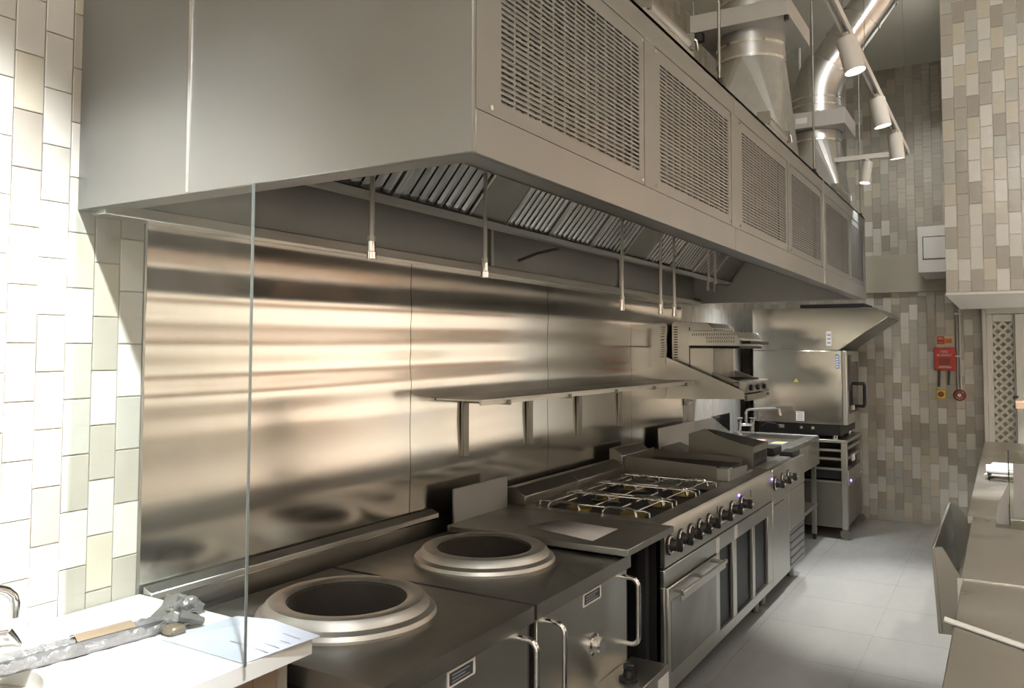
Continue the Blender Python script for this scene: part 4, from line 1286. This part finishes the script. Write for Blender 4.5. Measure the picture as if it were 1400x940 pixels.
for i in range(3):
    MB().lathe([(.024, 0), (.022, .02), (.0, .022)], (.589, SY0 + .12 + i * .19, 1.385), n=14, axis='x').build('knob', BLACK, sm)
B(.545, .60, SY0, SY1, 1.425, 1.434).build('front_ledge', STEEL, sm)
B(.57, .592, SY0 + .03, SY1 - .03, 1.290, 1.335).build('drip_front', STEEL_DARK, sm)
MB().prism([(.34, 1.426), (.56, 1.426), (.50, 1.445), (.34, 1.50)], 'y', SY0 + .012, SY0 + .02).build('tray_side', STEEL_DARK, sm)
MB().prism([(.34, 1.426), (.56, 1.426), (.50, 1.445), (.34, 1.50)], 'y', SY1 - .02, SY1 - .012).build('tray_side', STEEL_DARK, sm)
for i in range(12):
    y = SY0 + .05 + i * .046
    MB().cyl((.30, y, 1.445), (.54, y, 1.445), .004, n=6).build('grid_rod', STEEL_DARK, sm)
MB().prism([(.03, 1.426), (.34, 1.426), (.34, 1.825), (.305, 1.862), (.06, 1.875), (.03, 1.86)], 'y', SY0 + .02, SY1 - .02).build('rear_housing', STEEL, sm, bevel=.002)
for i in range(13):
    B(.045, .075, SY0 + .0185, SY0 + .0205, 1.60 + i * .019, 1.608 + i * .019).build('vent_slot', DARK, sm)
B(.165, .172, SY0 + .0185, SY0 + .0205, 1.50, 1.83).build('guide_slot', DARK, sm)
B(.338, .3415, SY0 + .05, SY1 - .05, 1.44, 1.82).build('guide_panel', STEEL_DARK, sm)
hp = MB()
hp.prism([(.17, 1.69), (.553, 1.69), (.553, 1.745), (.515, 1.795), (.17, 1.805)], 'y', SY0 - .02, SY0 + .0)
hp.prism([(.17, 1.69), (.553, 1.69), (.553, 1.745), (.515, 1.795), (.17, 1.805)], 'y', SY1 + .0, SY1 + .02)
hp.prism([(.342, 1.70), (.553, 1.69), (.553, 1.745), (.515, 1.795), (.342, 1.80)], 'y', SY0, SY1)
mh = hp.build('moving_head', STEEL, sm, bevel=.002)
for row, (x0, n) in enumerate(((.20, 20), (.31, 13), (.31, 13))):
    for i in range(n):
        x = x0 + i * .0165; z = 1.782 - row * .026
        if x > .52: continue
        MB().prism([(x, z), (x + .005, z), (x + .010, z - .017), (x + .005, z - .017)], 'y', SY0 - .0208, SY0 - .0198).build('vent_slot', DARK, mh)
B(.18, .55, SY0 + .0, SY1, 1.672, 1.690).build('burner_tray', DARK, mh)
MB().tube([(.553, SY0 + .05, 1.715), (.61, SY0 + .05, 1.715), (.61, SY1 - .05, 1.715), (.553, SY1 - .05, 1.715)], .011, n=10).build('lift_handle', BLACK, mh)

# ================================================================== far wall things
fbk = thing('fire_blanket', 'red fire blanket box with two black pull straps on the tiled far wall', 'fire blanket', (1.70, YB - .03, 1.47))
B(1.612, 1.790, YB - .05, YB - .007, 1.474, 1.690).build('box', RED, fbk, bevel=.006, seg=2)
text_part('FIRE', .036, (1.70, YB - .0505, 1.650), FACE_NY, WHITE_INK, fbk)
text_part('BLANKET', .030, (1.70, YB - .0505, 1.618), FACE_NY, WHITE_INK, fbk)
B(1.655, 1.745, YB - .0508, YB - .050, 1.530, 1.590).build('picture_panel', RED_DARK, fbk)
for i in range(2):
    B(1.645 + i * .01, 1.76 - i * .01, YB - .0508, YB - .050, 1.498 + i * .012, 1.503 + i * .012).build('print_line', WHITE_INK, fbk)
for x, z in ((1.652, 1.318), (1.733, 1.335)):
    MB().prism([(x - .010, 1.478), (x + .012, 1.478), (x + .006, z), (x - .016, z)], 'y', YB - .038, YB - .032).build('pull_strap', BLACK, fbk)
fs_ = thing('fire_sign', 'small red and orange fire safety sign above the fire blanket', 'sign', (1.70, YB - .01, 1.715))
B(1.628, 1.772, YB - .012, YB - .007, 1.705, 1.805).build('backing', CREAM, fs_)
B(1.636, 1.700, YB - .0135, YB - .012, 1.722, 1.798).build('red_field', RED, fs_)
B(1.702, 1.765, YB - .0135, YB - .012, 1.730, 1.778).build('orange_field', ORANGE, fs_)
text_part('FIRE', .026, (1.668, YB - .014, 1.776), FACE_NY, WHITE_INK, fs_)
B(1.645, 1.692, YB - .0142, YB - .0135, 1.735, 1.741).build('print_line', YELLOW, fs_)
B(1.709, 1.758, YB - .0142, YB - .0135, 1.748, 1.756).build('print_line', RED, fs_)
yb_ = thing('call_point', 'square yellow push-button box with a red button below the fire blanket', 'call point', (1.663, YB - .02, 1.205))
B(1.624, 1.702, YB - .045, YB - .007, 1.205, 1.292).build('box', YELLOW, yb_, bevel=.006, seg=2)
MB().lathe([(.026, 0), (.026, -.008), (.022, -.02), (.0, -.021)], (1.663, YB - .045, 1.248), n=20, axis='y').build('button', RED_DARK, yb_)
al = thing('alarm_sounder', 'round dark red alarm sounder at the foot of the wall conduit', 'alarm', (1.818, YB - .02, 1.19))
MB().lathe([(.054, -.007), (.054, -.035), (.046, -.050), (.020, -.054)], (1.818, YB, 1.243), n=28, axis='y', cap1=True).build('sounder_body', RED_DARK, al)
MB().lathe([(.017, -.054), (.016, -.060), (.0, -.060)], (1.818, YB, 1.243), n=18, axis='y').build('centre_cap', WHITE_INK, al)
MB().lathe([(.005, -.049), (.005, -.053), (.0, -.053)], (1.846, YB, 1.270), n=8, axis='y').build('indicator', WHITE_INK, al)
for i in range(5):
    a = R(220 + i * 25)
    B(1.818 + .034 * math.cos(a) - .004, 1.818 + .034 * math.cos(a) + .004, YB - .0545, YB - .051, 1.243 + .034 * math.sin(a) - .003, 1.243 + .034 * math.sin(a) + .003).build('sound_slot', WHITE_INK, al)
MB().cyl((1.818 - .012, YB - .018, 1.297), (1.818 - .012, YB - .018, 2.23), .009, n=10)
cdn = thing('wall_conduit', 'twin grey conduit pipes running down the tiles to the alarm sounder', 'conduit', (1.815, YB - .018, 1.29))
for dx, m_ in ((-.010, STEEL_DARK), (.016, ZINC)):
    MB().cyl((1.815 + dx, YB - .018, 1.292), (1.815 + dx, YB - .018, 2.23), .010, n=10).build('pipe', m_, cdn)
for z in (1.6, 2.0):
    B(1.79, 1.845, YB - .030, YB - .0065, z, z + .02).build('saddle', ZINC, cdn)

bxo = thing('access_box', 'white painted boxed bulkhead with a square access hatch between beam and tiled bulkhead', 'box', (1.70, 8.4, 2.34))
B(1.555, 1.85, 8.0, YB - .052, 2.345, 2.752).build('casing', WHITE_PAINT, bxo, bevel=.002)
ht = B(1.60, 1.845, 7.997, 8.0, 2.465, 2.655).build('hatch', WHITE_PAINT, bxo, bevel=.001)
g = MB(); g.box(1.594, 1.60, 7.9975, 7.9995, 2.459, 2.661); g.box(1.60, 1.85, 7.9975, 7.9995, 2.459, 2.465); g.box(1.60, 1.85, 7.9975, 7.9995, 2.655, 2.661)
g.build('hatch_gap', DARK, bxo)
for z in (2.462, 2.658):
    B(1.715, 1.73, 7.993, 7.997, z - .005, z + .005).build('hatch_catch', STEEL_DARK, bxo)

# ================================================================== pass counters on the right
def pass_counter(y0, y1, x0, label):
    t = thing('pass_counter', label, 'counter', (2.5, (y0 + y1) / 2, 0), 'steel pass counters')
    B(x0, 2.85, y0, y1, .862, .900).build('worktop', STEEL_PASS, t, bevel=.003)
    B(x0 + .05, 2.80, y0 + .004, y1 - .004, .10, .862).build('cabinet_body', STEEL_DARK, t)
    n = max(1, round((y1 - y0) / .6)); w = (y1 - y0 - .02) / n
    for i in range(n):
        d = B(x0 + .035, x0 + .05, y0 + .012 + i * w, y0 + .008 + (i + 1) * w - .004, .13, .845).build('cabinet_door', STEEL, t, bevel=.002)
        B(x0 + .018, x0 + .035, y0 + .10 + i * w, y0 + .30 + i * w, .79, .81).build('door_pull', STEEL_DARK, d)
    B(x0 + .10, 2.75, y0 + .02, y1 - .02, 0, .10).build('plinth', DARK, t)
    return t
STEEL_PASS = mat('pass_steel', (0.70, 0.67, 0.61), 0.33, 1.0, noise=0.12, nscale=4, rvar=0.06)
pass_counter(1.0, 3.118, 2.060, 'steel pass counter with a pale plastic strip lying across it')
pass_counter(3.122, 4.328, 2.053, 'short steel pass counter section with the clear menu holder on it')
pass_counter(4.336, 7.97, 2.030, 'long steel pass counter section under the tiled bulkhead with white paper on it')
jt = tag(B(2.045, 2.85, 3.1185, 3.1215, .80, .903).build('joint_strip', CHROME), 'thin bright joint strip between two steel pass counters', 'strip')
es = tag(MB().hexa([(2.035, 2.600, .901), (2.85, 2.005, .901), (2.85, 2.030, .901), (2.035, 2.640, .901),
                    (2.035, 2.600, .906), (2.85, 2.005, .906), (2.85, 2.030, .906), (2.035, 2.640, .906)]).build('plastic_strip', WHITE_PAINT, bevel=.001),
         'pale flat plastic strip lying slantwise across the steel pass counter', 'strip')
# tip-out bin hanging open on the aisle side
bn = thing('tip_out_bin', 'steel tip-out bin tilted open under the pass counter on the aisle side', 'bin', (1.96, 4.8, .37))
fp = [(1.890, .764), (1.908, .768), (1.944, .390), (1.912, .385)]
MB().prism([(1.890, .764), (1.902, .766), (1.930, .386), (1.912, .385)], 'y', 4.20, 5.50).build('bin_front', STEEL, bn, bevel=.002)
for a in (4.20, 5.494):
    MB().prism([(1.902, .766), (1.935, .772), (2.060, .55), (2.06, .395), (1.930, .386)], 'y', a, a + .006).build('bin_side', STEEL, bn)
B(1.93, 2.06, 4.206, 5.494, .386, .392).build('bin_floor', STEEL_DARK, bn)
MB().cyl((2.0, 4.15, .392), (2.0, 5.55, .392), .008, n=8).build('hinge_rod', STEEL_DARK, bn)

# white paper stack and clear menu holder
ps = thing('paper_stack', 'bright white stack of loose papers on the long pass counter', 'paper', (2.18, 5.65, .90))
random.seed(5)
for i in range(7):
    a = R(random.uniform(-9, 9)); cx_, cy_ = 2.20 + random.uniform(-.012, .012), 5.72 + random.uniform(-.03, .03)
    z = .901 + i * .010
    p4 = []
    for u, v in ((-.105, -.15), (.105, -.15), (.105, .15), (-.105, .15)):
        p4.append((cx_ + u * math.cos(a) - v * math.sin(a), cy_ + u * math.sin(a) + v * math.cos(a)))
    MB().prism(p4, 'z', z, z + .009).build('sheet', PAPER_WHITE, ps)
mh_ = thing('menu_holder', 'clear acrylic menu holder with slanted sides standing on the short pass counter', 'holder', (2.24, 4.15, .90))
B(2.145, 2.42, 4.10, 4.29, .9005, .9045).build('foot_plate', ACRYLIC, mh_)
MB().prism([(4.15, .905), (4.155, .905), (4.235, 1.215), (4.230, 1.215)], 'x', 2.20, 2.42).build('front_leaf', ACRYLIC, mh_, label='clear leaning acrylic leaf')
MB().prism([(4.265, .905), (4.27, .905), (4.237, 1.215), (4.232, 1.215)], 'x', 2.20, 2.42).build('rear_leaf', ACRYLIC, mh_)
MB().prism([(2.148, .905), (2.196, .905), (2.20, 1.09), (2.155, .985)], 'y', 4.17, 4.174).build('side_wing', PAPER_DIM, mh_)
MB().prism([(4.148, .906), (4.159, .906), (4.239, 1.218), (4.228, 1.218)], 'x', 2.196, 2.201).build('leaf_edge', BLACK, mh_)
B(2.215, 2.41, 4.160, 4.163, .93, 1.17).build('menu_card', PAPER_DIM, mh_)
gr = thing('heat_lamp_gantry', 'slim copper-trimmed glass gantry shelf standing on the long pass counter', 'gantry', (2.5, 6.1, .90))
B(2.245, 2.80, 5.95, 6.20, 1.30, 1.345).build('gantry_shelf', mat('copper_trim', (.60, .42, .31), .35, .8), gr, bevel=.003)
for x in (2.30, 2.74):
    MB().cyl((x, 6.08, .90), (x, 6.08, 1.30), .012, n=12).build('gantry_post', STEEL, gr)
B(2.26, 2.79, 6.20, 6.206, .95, 1.55).build('gantry_glass', GLASS, gr)
